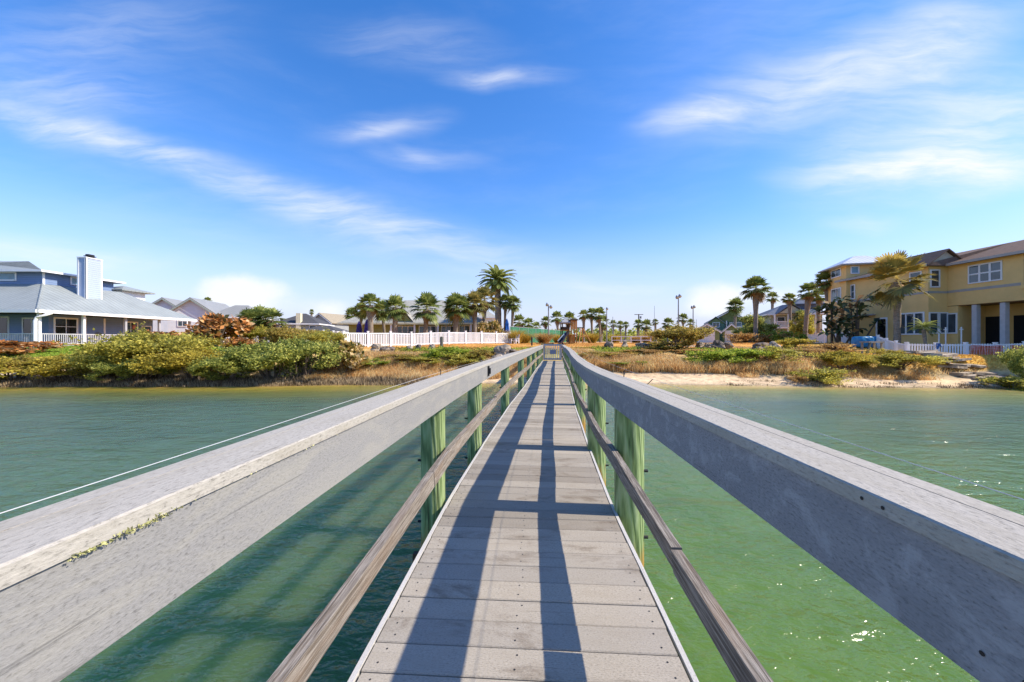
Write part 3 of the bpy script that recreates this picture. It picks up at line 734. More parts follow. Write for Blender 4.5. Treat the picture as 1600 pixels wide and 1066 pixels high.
def pinnate_crown(seed, Rr, nl, leaf, up0=-35, up1=80, nleaf=26, lw=.03, ll=.2):
    random.seed(seed); Vs, Qs, Ts = [], [], []
    def quad(a, b, c, d, t): i = len(Vs); Vs.extend([a, b, c, d]); Qs.append((i, i+1, i+2, i+3)); Ts.append(t)
    for i in range(nl):
        az_ = i*2.39996; el = R(up0+(up1-up0)*(i/nl)**.8+random.uniform(-6, 6)); L = Rr*random.uniform(.9, 1.08)
        h = Vector((math.cos(az_), math.sin(az_), 0)); sd = Vector((-h.y, h.x, 0))
        pts = []; p = Vector((0, 0, 0)); e = el
        for k in range(9):
            pts.append(p.copy()); p = p+(h*math.cos(e)+Vector((0, 0, math.sin(e))))*L/8; e -= R(random.uniform(5, 10))*(1.2 if el > 0 else .8)
        t0 = .3+.5*i/nl
        for k in range(8):
            w = Vector((0, 0, .012)); quad(pts[k]-w, pts[k]+w, pts[k+1]+w, pts[k+1]-w, .8)
        for j in range(nleaf):
            f = .12+.88*j/nleaf; k = min(7, int(f*8)); q = pts[k].lerp(pts[k+1], f*8-k); fw = (pts[k+1]-pts[k]).normalized()
            l = Rr*ll*math.sin(math.pi*min(1, .25+f*.8))**.6
            for sg in (-1, 1):
                v = (sd*sg*.75+fw*.7+Vector((0, 0, .25))).normalized(); e_ = q+v*l-Vector((0, 0, l*.3)); c = fw*lw
                quad(q-c*.5, q+c*.5, q+v*l*.6+c, q+v*l*.6-c*.4, min(1, max(0, t0+random.uniform(-.25, .25)))); quad(q+v*l*.6-c*.4, q+v*l*.6+c, e_, e_, min(1, t0))
    V = arr(Vs); V = V+rng.normal(size=V.shape)*1e-4
    o = np_mesh('crown', V, np.array(Qs), np.array(Ts), leaf); me = o.data; bpy.data.objects.remove(o)
    return me
CROWN = {'sabal': [fan_crown(21, 1.15, 40, 15, .42, .8, -48, 85, leaf=L_PALM), fan_crown(22, 1.15, 36, 15, .45, .9, -50, 85, leaf=L_PALM), fan_crown(23, 1.12, 32, 15, .5, .7, -40, 85, leaf=L_PALM)],
         'far': [fan_crown(24, 1.12, 26, 9, .5, .7, -45, 85, .09, leaf=L_PALM)],
         'tall': [fan_crown(25, 1., 36, 15, .5, .8, -30, 75, leaf=L_PALM)],
         'fan': [fan_crown(26, 1.05, 22, 24, .5, .6, -45, 80, .045, leaf=L_FAN)],
         'date': [pinnate_crown(27, 1., 58, L_PALM)], 'feather': [pinnate_crown(28, 1., 24, L_PALM, -10, 80, 18, .03, .25)]}
SKIRT = fan_crown(29, 1., 16, 9, .5, 2.2, -75, -30, .06, 'dead_fronds', L_SKIRT)
def palm(kind, px, d, ytop, wpx, label, leaf=None, group=None, trunk=None, boots=1.5, lean=(0, 0), skirt=.6, var=0, zb=None, name=None):
    x = ax(px, d); zb = g1(x, d)-.1 if zb is None else zb
    if lean == (0, 0): lean = (random.uniform(-.3, .3), random.uniform(-.2, .2))
    rad = wpx*d/F/2; zt = az(ytop, d)-rad*(.82 if kind != 'date' else .80)
    o = thing(name or {'date': 'date_palm', 'fan': 'fan_palm'}.get(kind, 'palm_tree'), (x-lean[0], d-lean[1], zb), label, 'palm tree', group)
    r = trunk or rad*.13; h = zt-zb; m = MB(); pts = []; rr = []
    for k in range(13):
        f = k/12; b = 1.25 if k == 0 else 1.0
        if f > .62: b = 1+(boots*.9-1)*math.sin(min(1, (f-.62)/.3)*math.pi/2)*(1 if f < .97 else .6)
        pts.append((x-lean[0]*(1-f**1.4), d-lean[1]*(1-f**1.4), zb+h*f)); rr.append(r*b*(1+random.uniform(-.07, .07)))
    m.tube(pts, rr, 10).build('trunk', M_PTRUNK, o, smooth=True)
    loc = Vector((lean[0], lean[1], h))
    for nm, me, k in (('crown', CROWN[kind][var % len(CROWN[kind])], 1.),)+((('dead_fronds', SKIRT, skirt),) if skirt else ()):
        c = bpy.data.objects.new(nm, me); C.objects.link(c); c.parent = o; c.location = loc+Vector((0, 0, rad*.1))
        c.scale = (rad*k*.98, rad*k*.98, rad*k*random.uniform(.88, 1.05)); c.rotation_euler = (random.uniform(-.2, .2), random.uniform(-.2, .2), random.uniform(0, 6.28))
        if nm == 'crown' and leaf: c.material_slots[0].link = 'OBJECT'; c.material_slots[0].material = leaf
    return o

leaf_mesh('lichen', LICHEN[0], .006, leafy('lichen', [(0, (.20, .22, .05)), (1, (.55, .52, .25))], .0, .9), pier)['kind'] = 'stuff'
# mangroves and scrub along the left bank
G1 = 'mangrove bushes along the left bank'
for px, d, w, yt, leaf, var, lab in (
    (20, 21.0, 130, 552, L_MIXED, 0, 'thin brownish bush at the far left edge of the shore'),
    (95, 20.9, 150, 550, L_YELLOW, 1, 'yellow-olive mangrove bush below the green lawn of the blue house'),
    (165, 21.3, 120, 541, L_OLIVE, 2, 'olive mangrove between the yellow one and the tallest left bush'),
    (235, 21.6, 165, 508, L_OLIVE, 0, 'large olive mangrove bush hiding the end of the veranda railing'),
    (215, 20.6, 110, 556, L_DARK, 1, 'dark low mangrove in front of the largest olive one at the waterline'),
    (305, 21.0, 140, 538, L_YELLOW, 2, 'yellowish mangrove below the orange sea grape tree'),
    (360, 20.8, 120, 550, L_DARK, 0, 'dark green mangrove dipping low between two taller bushes'),
    (425, 21.3, 150, 529, L_DARK, 1, 'dark green mangrove in front of the fan palm cluster'),
    (474, 21.6, 128, 520, L_DARK, 2, 'tall dark green mangrove beside the start of the white fence')):
    bush('mangrove', px, d, w*.9, yt, leaf, lab, 'bush', G1, var)
bush('mangrove', 275, 24.5, 120, 520, L_YELLOW, 'yellow-green bush behind the mangroves under the roof end of the blue house', 'bush', G1, 1)
for px, d, w, yt, lab in ((345, 30.5, 92, 480, 'tall orange-leaved sea grape tree in front of the white gabled house'), (272, 29, 70, 515, 'low orange sea grape right of the veranda'),
        (22, 25.5, 95, 529, 'low orange sea grape hedge at the left edge on the lawn'), (232, 27.5, 50, 513, 'small pinkish sea grape by the veranda railing'), (372, 27.5, 50, 524, 'low rust-red bush below the fan palms')):
    bush('seagrape', px, d, w, yt, L_ORANGE, lab, 'bush', 'orange sea grape bushes', px)
bush('seagrape', 541, 22.9, 80, 526, L_CREAM, 'cream and yellow sea grape at the left end of the white fence')
bush('seagrape', 768, 42, 46, 492, L_CREAM, 'yellow-brown sea grape inside the white fence below the tall date palm', var=1)
bush('mangrove', 455, 28, 90, 506, L_MIXED, 'brownish bare-looking bush in front of the grey-roofed house', var=2)
bush('mangrove', 412, 33, 70, 506, L_OLIVE, 'green shrub at the foot of the fan palm cluster', var=1)
bush('mangrove', 505, 27, 70, 512, L_OLIVE, 'loose green bush half covering the slanting white fence', var=0)
G2 = 'low green shrubs on the bank left of the pier'
for i, (px, d, w, yt, leaf, lab) in enumerate((
    (585, 24.2, 75, 559, L_BRIGHT, 'bright green shrub beside the cream sea grape'), (632, 25.3, 80, 553, L_MIXED, 'brown-green shrub below the rocks under the white fence'),
    (668, 24.5, 75, 556, L_OLIVE, 'olive shrub left of the bright green clump near the pier'), (700, 25.3, 80, 541, L_BRIGHT, 'tallest bright green shrub of the bank beside the pier'),
    (728, 24.4, 70, 549, L_OLIVE, 'olive shrub just above the left rail of the pier'), (752, 25.5, 55, 545, L_MIXED, 'brown-green shrub beside the grey boulders'))):
    bush('scrub', px, d, w, yt, leaf, lab, 'shrub', G2, i)
# right bank
G3 = 'shrubs on the bank right of the pier'
bush('mangrove', 1060, 29, 92, 504, L_MIXED, 'big brown and green round bush on the bank in front of the light poles', 'bush', var=0)
bush('scrub', 1040, 28.2, 60, 532, L_MIXED, 'brown-green shrub at the left foot of the big round bush', 'bush', G3)
bush('scrub', 1078, 26.5, 60, 545, L_BROWN, 'dry brown shrub in front of the big round bush', 'shrub', G3, 1)
for i, (kind, px, d, w, yt, leaf, lab) in enumerate((
    ('scrub', 1115, 24.0, 80, 545, L_BRIGHT, 'bright green spreading shrub, left one of two below the rocks'), ('scrub', 1162, 23.8, 85, 544, L_BRIGHT, 'bright green spreading shrub, right one of two below the rocks'),
    ('sparse', 1212, 23.3, 88, 540, L_OLIVE, 'open olive shrub with bare stems rising from the straw'),
    ('scrub', 1240, 29.5, 55, 528, L_YELLOW, 'yellow-green shrub right of the dark boulders'),
    ('scrub', 1290, 27, 80, 535, L_BROWN, 'russet dry shrub beside the sandy track'), ('scrub', 1262, 25.5, 70, 544, L_BROWN, 'brown dry shrub behind the open olive one'),
    ('scrub', 1278, 20.6, 78, 573, L_OLIVE, 'low mangrove standing in the sand at the waterline'), ('sparse', 1247, 20.5, 34, 584, L_BROWN, 'small leafless twiggy shrub at the waterline'),
    ('sparse', 1342, 23.0, 90, 556, L_OLIVE, 'olive shrub in front of the wooden table frame'), ('sparse', 1388, 24.2, 50, 543, L_YELLOW, 'yellow-green shrub under the wooden table frame'),
    ('mangrove', 1320, 22.3, 76, 545, L_YELLOW, 'yellow-green shrub between the open olive shrub and the stone slabs'),
    ('mangrove', 1405, 22.0, 100, 549, L_OLIVE, 'wide olive shrub at the left end of the stone slabs'),
    ('mangrove', 1618, 19.2, 70, 530, L_DARK, 'dark bush cut by the right edge of the view'), ('scrub', 1580, 18.9, 70, 588, L_OLIVE, 'low olive bush at the right edge on the shore'),
    ('scrub', 960, 26.5, 80, 549, L_BROWN, 'brown dry shrub beside the lone boulder right of the pier'), ('scrub', 925, 25.3, 80, 549, L_MIXED, 'brown-green shrub just right of the pier gate'),
    ('scrub', 975, 24.6, 80, 562, L_BRIGHT, 'bright green low shrub above the straw right of the pier'), ('scrub', 1010, 27.0, 70, 546, L_BROWN, 'straw-coloured shrub left of the big round bush'))):
    bush(kind, px, d, w, yt, leaf, lab, 'shrub', G3, i)
bush('tree', 1181, 44, 62, 484, L_DARK, 'broad dark green bushy tree behind the tall palm', 'tree')
bush('tree', 1253, 50, 34, 480, L_OLIVE, 'green tree in front of the cream house balcony', 'tree')
bush('scrub', 1228, 40, 60, 515, L_BRIGHT, 'low green hedge at the foot of the cream house')
bush('scrub', 1205, 41, 60, 517, L_BROWN, 'brown low hedge left of the cream house')
bush('scrub', 1160, 41, 50, 519, L_BROWN, 'rust-brown low shrub under the tall palm')
# ornamental grass clumps by the tennis court
G4 = 'grass clumps along the tennis court fence'
gp = ell(900, (0, 0, .02), (.35, .35, .02), 0)
gp[:, 2] = 0
gb = blades('blades', gp, 1., .035, L_STRAW, None, .5); gme = gb.data; bpy.data.objects.remove(gb)
L_GRASSG = leafy('golden_grass', [(0, (0.228, 0.175, 0.0262)), (.5, (0.49, 0.35, 0.0525)), (1, (0.735, 0.525, 0.123))], .35, .8)
for px, d, w, yt, lab in ((806, 40, 26, 518, 'yellow ornamental grass clump beside the white chair'), (820, 41, 24, 523, 'ornamental grass clump left of the dark bollard'), (850, 43, 26, 522, 'brownish ornamental grass clump at the foot of the left light pole'),
        (873, 44, 20, 524, 'ornamental grass clump behind the slide'), (925, 46, 20, 522, 'golden grass clump right of the swing'), (962, 50, 16, 524, 'golden grass clump at the left of the white rail'), (994, 52, 18, 526, 'reddish grass clump below the white rail'), (1011, 52, 18, 524, 'reddish grass clump at the right end of the white rail')):
    x = ax(px, d); zb = g1(x, d)
    o = bpy.data.objects.new('grass_clump', gme); C.objects.link(o); tag(o, lab, 'grass clump', G4)
    o.location = (x, d, zb-.03); h = (az(yt, d)-zb)/.95; o.scale = (w*d/F/2/.62, w*d/F/2/.62, h); o.rotation_euler = (0, 0, random.uniform(0, 6))
    o.material_slots[0].link = 'OBJECT'; o.material_slots[0].material = L_BROWN if 'red' in lab or 'brown' in lab else L_GRASSG

# uncountable growth
def scatter(n, x0, x1, s0, s1, keep=None):
    x = rng.uniform(x0, x1, n); s = rng.uniform(s0, s1, n); y = shore(x)+s
    if keep is not None:
        k = keep(x, y, s); x, y, s = x[k], y[k], s[k]
    return np.stack([x, y, gz(x, y)-.02], 1)
off_pier = lambda x, y, s: (np.abs(x-np.interp(y, _D, _X)) > 1.0) | (y > 25)
P = scatter(44000, 3.6, 17.5, 2.2, 4.9, lambda x, y, s: off_pier(x, y, s) & (s < np.where(x > 10.5, 3.1, 4.2)+.3*wob(x, y, 1.3, 7)) & (s > 2.25+.35*wob(x, y, 2., 4)))
tag(blades('reeds', P, .50, .024, L_STRAW, None, .28), kind='stuff')
P = scatter(34000, 13, 26, 1.5, 5.2, lambda x, y, s: (wob(x, y, 1.2, 4)+rng.normal(0, .2, len(x)) > -.25+.5*(s < 2.1)) & ((x < 21.5) | (s < 2.5)))
tag(blades('dry_grass', P, .26, .022, L_STRAW, None, .5), kind='stuff')
P = scatter(34000, -11.5, 1.2, .6, 5.6, lambda x, y, s: off_pier(x, y, s) & (s > .9+.4*wob(x, y, 1.5, 4)))
tag(blades('marsh_grass', P, .34, .022, L_STRAW, None, .45), kind='stuff')
P = scatter(70000, -28, 26, 4.2, 9.0, lambda x, y, s: off_pier(x, y, s) & ((wob(x, y, 1.1, 9) > -.1) | ((x > -6) & (x < 2))) & (x > -12) & ((x < 18) | (s < 4.8)))
tag(leaf_mesh('ground_cover', P, .14, L_MIXED), kind='stuff')
P = scatter(26000, -8, 22, 4.0, 8.2, lambda x, y, s: off_pier(x, y, s) & (wob(x, y, .7, 3) > .15) & (x < 17))
P[:, 2] += rng.uniform(0, .22, len(P))
tag(leaf_mesh('creeper', P, .11, L_BRIGHT), kind='stuff')
L_SHOOT = leafy('mangrove_shoots', [(0, (.05, .035, .02)), (.45, (.20, .14, .075)), (1, (.60, .46, .27))], .1, .9)
P = scatter(30000, -29, -3, -.4, 1.6, lambda x, y, s: s < 1.1+.5*wob(x, y, 2, 1)+.3*wob(x, y, 5.3, 2))
tag(blades('mangrove_shoots', P, .25, .022, L_SHOOT, None, .22), kind='stuff')
P = scatter(9000, 11.5, 26, -.45, .9, lambda x, y, s: (wob(x, y, 1.6, 6)+.8*wob(x, y, 5.1, 3)+rng.normal(0, .35, len(x))) > .35)
tag(blades('mangrove_shoots', P, .14, .018, L_SHOOT, None, .18), kind='stuff')
P = scatter(36000, 22.5, 38, 2.5, 8.5)
tag(blades('golden_grass', P, .08, .03, leafy('golden_blades', [(0, (.50, .26, .05)), (1, (.8, .52, .13))], .3, .8), None, .8), kind='stuff')
P = scatter(90000, -10, 40, 8., 22, lambda x, y, s: (wob(x, y, .8, 1) > -.2))
tag(blades('lawn_grass', P, .07, .03, leafy('lawn_blades', [(0, (.42, .20, .045)), (1, (.72, .42, .13))], .3, .8), None, .8), kind='stuff')
P = scatter(60000, -40, -15, 3.2, 12)
tag(blades('lawn_grass', P, .09, .035, leafy('green_blades', [(0, (.13, .2, .02)), (1, (.36, .48, .06))], .3, .8), None, .8), kind='stuff')
# far belt of trees and scrub
P = []
for i in range(260):
    x = random.uniform(-260, 330); y = random.uniform(150, 230)
    r = random.uniform(2.0, 5.5); P.append(ell(420, (x, y, 2.0+r*.4), (r*1.6, r, r*.7), .6))
tag(leaf_mesh('distant_woods', np.concatenate(P), 1.0, L_DARK, aspect=.9), kind='stuff')

# palms
GP = 'cabbage palms around the clubhouse'
Z = None
for i, (px, d, yt, w, lab, kw) in enumerate((
    (550, 50, 483, 26, 'small palm at the left corner of the clubhouse', {}), (564, 40, 474, 30, 'palm half hidden behind the leftmost big palm of the white fence', {}),
    (578, 34, 461, 40, 'leftmost big palm standing inside the white fence', dict(lean=(-.1, 0))), (597, 39, 472, 34, 'palm with a low crown between the two big palms left of the dormer', {}),
    (618, 36, 464, 42, 'stout palm standing left of the clubhouse dormer', {}), (667, 37, 462, 52, 'broad palm with shaggy trunk top right of the dormer', dict(boots=2.0)),
    (714, 39, 461, 50, 'thick-trunked palm in front of the clubhouse chimney', {}), (741, 41, 458, 44, 'palm between the clubhouse chimney and the tall date palm', dict(leaf=L_PALMB)),
    (757, 44, 452, 44, 'dry brownish palm just left of the date palm trunk', dict(leaf=L_PALMB)), (790, 50, 461, 27, 'slender palm left of the blue closed umbrella', {}), (802, 49, 463, 30, 'slender palm right of the blue closed umbrella', {}))):
    tr = {667: .22, 714: .27, 618: .25, 578: .24, 741: .23}.get(px)
    palm('sabal', px, d, yt, w, lab, group=GP, var=i, trunk=tr, **kw)
palm('date', 777, 50, 414, 74, 'tall date palm with long feathery fronds, highest tree in the middle', trunk=.40, boots=1.15, skirt=.35)
GL = 'palms clustered in front of the white gabled house'
palm('sabal', 391, 34, 484, 44, 'left palm of the cluster by the white gabled house', group=GL, var=0)
palm('sabal', 407, 35, 480, 46, 'tallest middle palm of the cluster by the white gabled house', group=GL, var=1)
palm('sabal', 426, 34, 484, 42, 'right palm of the cluster by the white gabled house', group=GL, var=2)
palm('far', 324, 95, 465, 14, 'palm top showing above the ridge of the white gabled house', trunk=.2)
palm('far', 487, 110, 484, 9, 'tiny palm top above the roofs behind the fence', trunk=.2)
palm('tree' if False else 'far', 204, 70, 455, 26, 'palm top peeping over the back of the blue house roof', trunk=.2)
GB = 'palms behind the playground'
for i, (px, d, yt, w, lab) in enumerate(((811, 72, 493, 26, 'low palm at the left end of the green windscreen'), (826, 74, 498, 22, 'second low palm behind the green windscreen'), (838, 76, 504, 18, 'smallest palm behind the green windscreen'),
    (853, 70, 495, 20, 'palm beside the left light pole'), (870, 66, 487, 24, 'palm just left of the playset'), (889, 68, 489, 26, 'palm right behind the playset roof'),
    (912, 66, 485, 20, 'left palm of the three right of the playset'), (924, 68, 482, 22, 'middle palm of the three right of the playset'), (936, 66, 482, 26, 'right palm of the three right of the playset'), (942, 70, 494, 26, 'low shaggy palm at the foot of the trio right of the playset'))):
    palm('far', px, d, yt, w, lab, group=GB, trunk=.2, skirt=.7)
GD = 'far palms between the light poles'
for px, d, yt, w, lab in ((958, 115, 501, 15, 'far palm left of the utility pole, first in its row'), (969, 118, 502, 16, 'far palm left of the utility pole, second in its row'), (978, 112, 503, 12, 'far slim palm left of the utility pole, third in its row'),
    (997, 110, 500, 17, 'far palm directly at the utility pole'), (1010, 108, 501, 22, 'far bushy palm right of the utility pole'), (1024, 116, 499, 12, 'far small palm behind the thin mast'), (1044, 105, 498, 21, 'far palm left of the tall twin-lamp pole'),
    (1067, 100, 491, 20, 'far palm between the two right light poles'), (1079, 104, 499, 16, 'far palm behind the right light pole')):
    palm('far', px, d, yt, w, lab, group=GD, trunk=.22, skirt=.6)
GR = 'palms beside the cream and yellow houses'
for i, (kind, px, d, yt, w, lab, kw) in enumerate((
    ('sabal', 1149, 62, 467, 30, 'spiky palm at the right corner of the green house', {}), ('tall', 1181, 42, 432, 50, 'tall single palm with straight trunk left of the cream house', dict(lean=(.02, 0), trunk=.22, boots=1.5)),
    ('far', 1207, 78, 457, 22, 'thin palm rising behind the left end of the cream house', dict(trunk=.2)), ('tall', 1233, 52, 458, 24, 'slim palm in front of the cream house', dict(trunk=.17)),
    ('tall', 1264, 47, 442, 38, 'leaning palm at the right of the cream house', dict(lean=(.5, 0), trunk=.25)), ('sabal', 1279, 48, 452, 28, 'palm between the leaning palm and the tower', dict(trunk=.2)),
    ('sabal', 1291, 43, 425, 36, 'high palm touching the left side of the yellow tower', dict(trunk=.17)), ('sabal', 1252, 55, 486, 24, 'low palm beside the balcony of the cream house', {}))):
    palm(kind, px, d, yt, w, lab, group=GR, var=i, **kw)
palm('fan', 1402, 29.5, 403, 92, 'big golden fan palm with stout grey trunk in front of the yellow house', lean=(.01, 0), trunk=.22, boots=1.15, skirt=.35)
palm('feather', 1443, 27.5, 497, 46, 'small feathery palm behind the white picket fence', trunk=.1, boots=1.2, skirt=0)
# birds of paradise: clumps of stems with paddle leaves
def paddles(seed, px, d, ytop, wpx, n, label):
    random.seed(seed); x = ax(px, d); zb = g1(x, d)-.05; o = thing('bird_of_paradise_plant', (x, d, zb), label, 'plant', 'dark paddle-leaved plants by the tower')
    H = az(ytop, d)-zb; Wd = wpx*d/F/2; m = MB(); Vs, Qs, Ts = [], [], []
    for k in range(n):
        a = random.uniform(0, 6.28); q = random.random()**.6; top = Vector((math.cos(a)*q*Wd*.8, math.sin(a)*q*Wd*.8, H*random.uniform(.35, .88)))
        b = Vector((top.x*.35, top.y*.35, 0))
        if k % 3 == 0: m.tube([b+o.location, b.lerp(top, .5)+o.location+Vector((0, 0, .1)), top+o.location], [.10, .075, .05], 6)
        for j in range(6):
            aa = random.uniform(0, 6.28); el = random.uniform(-.2, 1.2); L = random.uniform(.7, 1.15)
            v = Vector((math.cos(aa)*math.cos(el), math.sin(aa)*math.cos(el), math.sin(el))); s = v.cross(Vector((random.uniform(-.4, .4), random.uniform(-.4, .4), 1))).normalized()*.17
            p0 = top; p1 = top+v*L*.35; p2 = p1+v*L*.4-Vector((0, 0, .08)); p3 = p2+v*L*.35-Vector((0, 0, .25)); t = random.random()
            for A_, B_, wa_, wb_ in ((p0, p1, .1, .6), (p1, p2, .6, 1.), (p2, p3, 1., .15)):
                i = len(Vs); Vs.extend([A_-s*wa_, A_+s*wa_, B_+s*wb_, B_-s*wb_]); Qs.append((i, i+1, i+2, i+3)); Ts.append(t)
    m.build('stem', BARK, o)
    np_mesh('foliage', arr(Vs), np.array(Qs), np.array(Ts), L_PAD, o)
paddles(1, 1300, 38, 468, 44, 15, 'dark paddle-leaved plant with drooping dead leaves left of the tower')
paddles(2, 1338, 35.5, 456, 60, 17, 'dark leaning paddle-leaved plant in front of the tower windows')
paddles(3, 1312, 36, 492, 60, 17, 'low dark paddle-leaved thicket above the white panel fence')
# ------------------------------------------------------------------ buildings and furniture of the shore
WHITE = plain('white_paint', (.78, .78, .77), .5, .05, 2)
WHITE2 = plain('white_vinyl', (.80, .80, .80), .35, .04, 2)
GLASS = glassy('window_glass', (.05, .075, .09)); GLASSB = glassy('sky_glass', (.06, .20, .28)); GLASSD = glassy('dark_glass', (.012, .014, .016))
DARKV = plain('opening_shade', (.012, .012, .012), .9)  # near-black, the shade inside open doors and balcony put into the colour

def window(par, f, u, z, w, h, nx=1, ny=1, tw=.09, mw=.05, pane=GLASS, trim=WHITE, name='window', v=0.):
    m = MB(); o, i = v-.055, v-.002
    m.box(f, u-tw, u, o, i, z-tw, z+h+tw); m.box(f, u+w, u+w+tw, o, i, z-tw, z+h+tw)
    m.box(f, u, u+w, o, i, z+h, z+h+tw); m.box(f, u, u+w, o-.03, i, z-tw, z)
    for k in range(1, nx): m.box(f, u+w*k/nx-mw/2, u+w*k/nx+mw/2, o+.012, i, z, z+h)
    for k in range(1, ny):
        for j in range(nx): m.box(f, u+w*j/nx+(mw/2 if j else 0), u+w*(j+1)/nx-(mw/2 if j < nx-1 else 0), o+.016, i, z+h*k/ny-mw*.4, z+h*k/ny+mw*.4)
    fr = m.build(name, trim, par)
    MB().box(f, u+.001, u+w-.001, v-.020, v-.006, z+.001, z+h-.001).build('pane', pane, fr)
    return fr
def hip(f, u0, u1, v0, v1, ze, zr, iu, iv, t=.12):
    m = MB(); a, b, c, d = f.p(u0, v0, ze), f.p(u1, v0, ze), f.p(u1, v1, ze), f.p(u0, v1, ze)
    vm0, vm1 = v0+iv, v1-iv
    if abs(vm1-vm0) < .01: r0, r1 = f.p(u0+iu, vm0, zr), f.p(u1-iu, vm0, zr); m.face([a, b, r1, r0]); m.face([c, d, r0, r1]); m.face([b, c, r1]); m.face([d, a, r0])
    elif abs(u0+iu-(u1-iu)) < .01: r0, r1 = f.p(u0+iu, vm0, zr), f.p(u0+iu, vm1, zr); m.face([a, b, r0]); m.face([b, c, r1, r0]); m.face([c, d, r1]); m.face([d, a, r0, r1])
    else:
        r = [f.p(u0+iu, vm0, zr), f.p(u1-iu, vm0, zr), f.p(u1-iu, vm1, zr), f.p(u0+iu, vm1, zr)]
        for q in ((a, b, r[1], r[0]), (b, c, r[2], r[1]), (c, d, r[3], r[2]), (d, a, r[0], r[3]), r): m.face(list(q))
    lo = [p-Vector((0, 0, t)) for p in (a, b, c, d)]
    for i in range(4): p, q = (a, b, c, d)[i], (a, b, c, d)[(i+1) % 4]; m.face([p, lo[i], lo[(i+1) % 4], q])
    m.face(lo[::-1]); return m
def gable(f, u0, u1, v0, v1, ze, zr, t=.12, along='v', um=None):   # roof only
    m = MB()
    if along == 'v':
        um = (u0+u1)/2 if um is None else um
        m.slab([f.p(u0, v0, ze), f.p(um, v0, zr), f.p(um, v1, zr), f.p(u0, v1, ze)], t); m.slab([f.p(um+.002, v0, zr), f.p(u1, v0, ze), f.p(u1, v1, ze), f.p(um+.002, v1, zr)], t)
    else:
        vm = (v0+v1)/2
        m.slab([f.p(u0, v0, ze), f.p(u1, v0, ze), f.p(u1, vm, zr), f.p(u0, vm, zr)], t); m.slab([f.p(u0, vm+.002, zr), f.p(u1, vm+.002, zr), f.p(u1, v1, ze), f.p(u0, v1, ze)], t)
    return m
def band(f, u0, u1, v0, v1, z0, z1, t=.06):      # board round the eaves, outside the given rectangle
    m = MB(); m.box(f, u0-t, u1+t, v0-t, v0-.002, z0, z1); m.box(f, u0-t, u1+t, v1+.002, v1+t, z0, z1); m.box(f, u0-t, u0-.002, v0, v1, z0, z1); m.box(f, u1+.002, u1+t, v0, v1, z0, z1); return m
def pent(f, u0, u1, v, z0, ze, zr, t=.1, um=None):      # gable end wall
    um = (u0+u1)/2 if um is None else um
    return MB().prism([f.p(u0, v, z0), f.p(u1, v, z0), f.p(u1, v, ze), f.p(um, v, zr), f.p(u0, v, ze)], f.v*t)

# --- blue house with veranda, far left
M_blue = siding('blue_siding', (.18, .255, .41)); M_bluel = siding('pale_blue_siding', (.38, .45, .57)); M_tin = seamed('pale_metal_roof', (.29, .32, .31), 1, rough=.6)
M_tinx = seamed('pale_metal_roof_front', (.29, .32, .31), 0, rough=.6)
GL0 = g1(-40, 32)
h = thing('veranda_house', (-44, 37, GL0), 'blue house with pale metal hip roof, siding chimney and railed veranda', 'house')
ze, zt = 4.78, 7.35
E = [Vector(p) for p in ((-62, 29.6, ze), (-36.6, 29.6, ze), (-35.5, 43.2, ze), (-60.9, 43.2, ze))]
T = [Vector(p) for p in ((-58, 33.8, zt), (-41.3, 33.8, zt), (-40.0, 39.2, zt), (-57, 39.2, zt))]
m = MB(); MB().face([E[3], E[0], T[0], T[3]]).build('roof', M_tin, h); m.face([E[1], E[2], T[2], T[1]])
lo = [p-Vector((0, 0, .1)) for p in E]
m.face([E[1], lo[1], lo[2], E[2]]); m.build('roof', M_tin, h)
m = MB(); m.face([E[0], E[1], T[1], T[0]]); m.face([E[2], E[3], T[3], T[2]]); m.face([E[0], lo[0], lo[1], E[1]]); m.face(lo[::-1]); m.build('roof', M_tinx, h)
m = MB(); m.tube([E[1]+Vector((0, 0, .02)), T[1]+Vector((0, 0, .03))], .07, 6); m.build('ridge_cap', M_tin, h)
m = MB()
for p, q in ((E[0], E[1]), (E[1], E[2])):
    dv = (q-p).normalized(); nv = Vector((dv.y, -dv.x, 0)); m.prism([p+nv*.005-Vector((0, 0, .24)), p+nv*.12-Vector((0, 0, .24)), p+nv*.12+Vector((0, 0, .0)), p+nv*.005], q-p)
m.build('gutter', WHITE, h)
UF = Frame(-58, 33.8); u1 = 16.7
MB().box(UF, 0, u1, 0, 6.0, 6.9, 8.5).build('upper_wall', M_blue, h)
hip(UF, -.55, u1+.55, -.55, 6.6, 8.52, 10.0, 12.2, 3.575).build('upper_roof', M_tinx, h)
m = band(UF, -.55, u1+.55, -.55, 6.6, 8.36, 8.53, .07); m.box(UF, u1-.02, u1+.03, -.03, .14, 7.3, 8.4); m.build('upper_trim', WHITE, h)
window(h, UF, u1-5.2, 7.75, 2.8, .55, 1, 1, .12, pane=GLASSB)
UR = Frame(-58+u1, 33.8, 90)
window(h, UR, 2.2, 7.72, 2.2, .55, 1, 1, .12, pane=GLASSB)
# small raised roof at the back
BF = Frame(-43.2, 40.2); MB().box(BF, 0, 2.4, 0, 2.5, 6.8, 7.75).build('rear_wall', WHITE, h)
hip(BF, -.6, 3.0, -.6, 3.1, 7.72, 8.3, 1.7, 1.85).build('rear_roof', M_tinx, h)
window(h, BF, 1.0, 7.2, .9, .36, 1, 1, .08, pane=GLASSB)
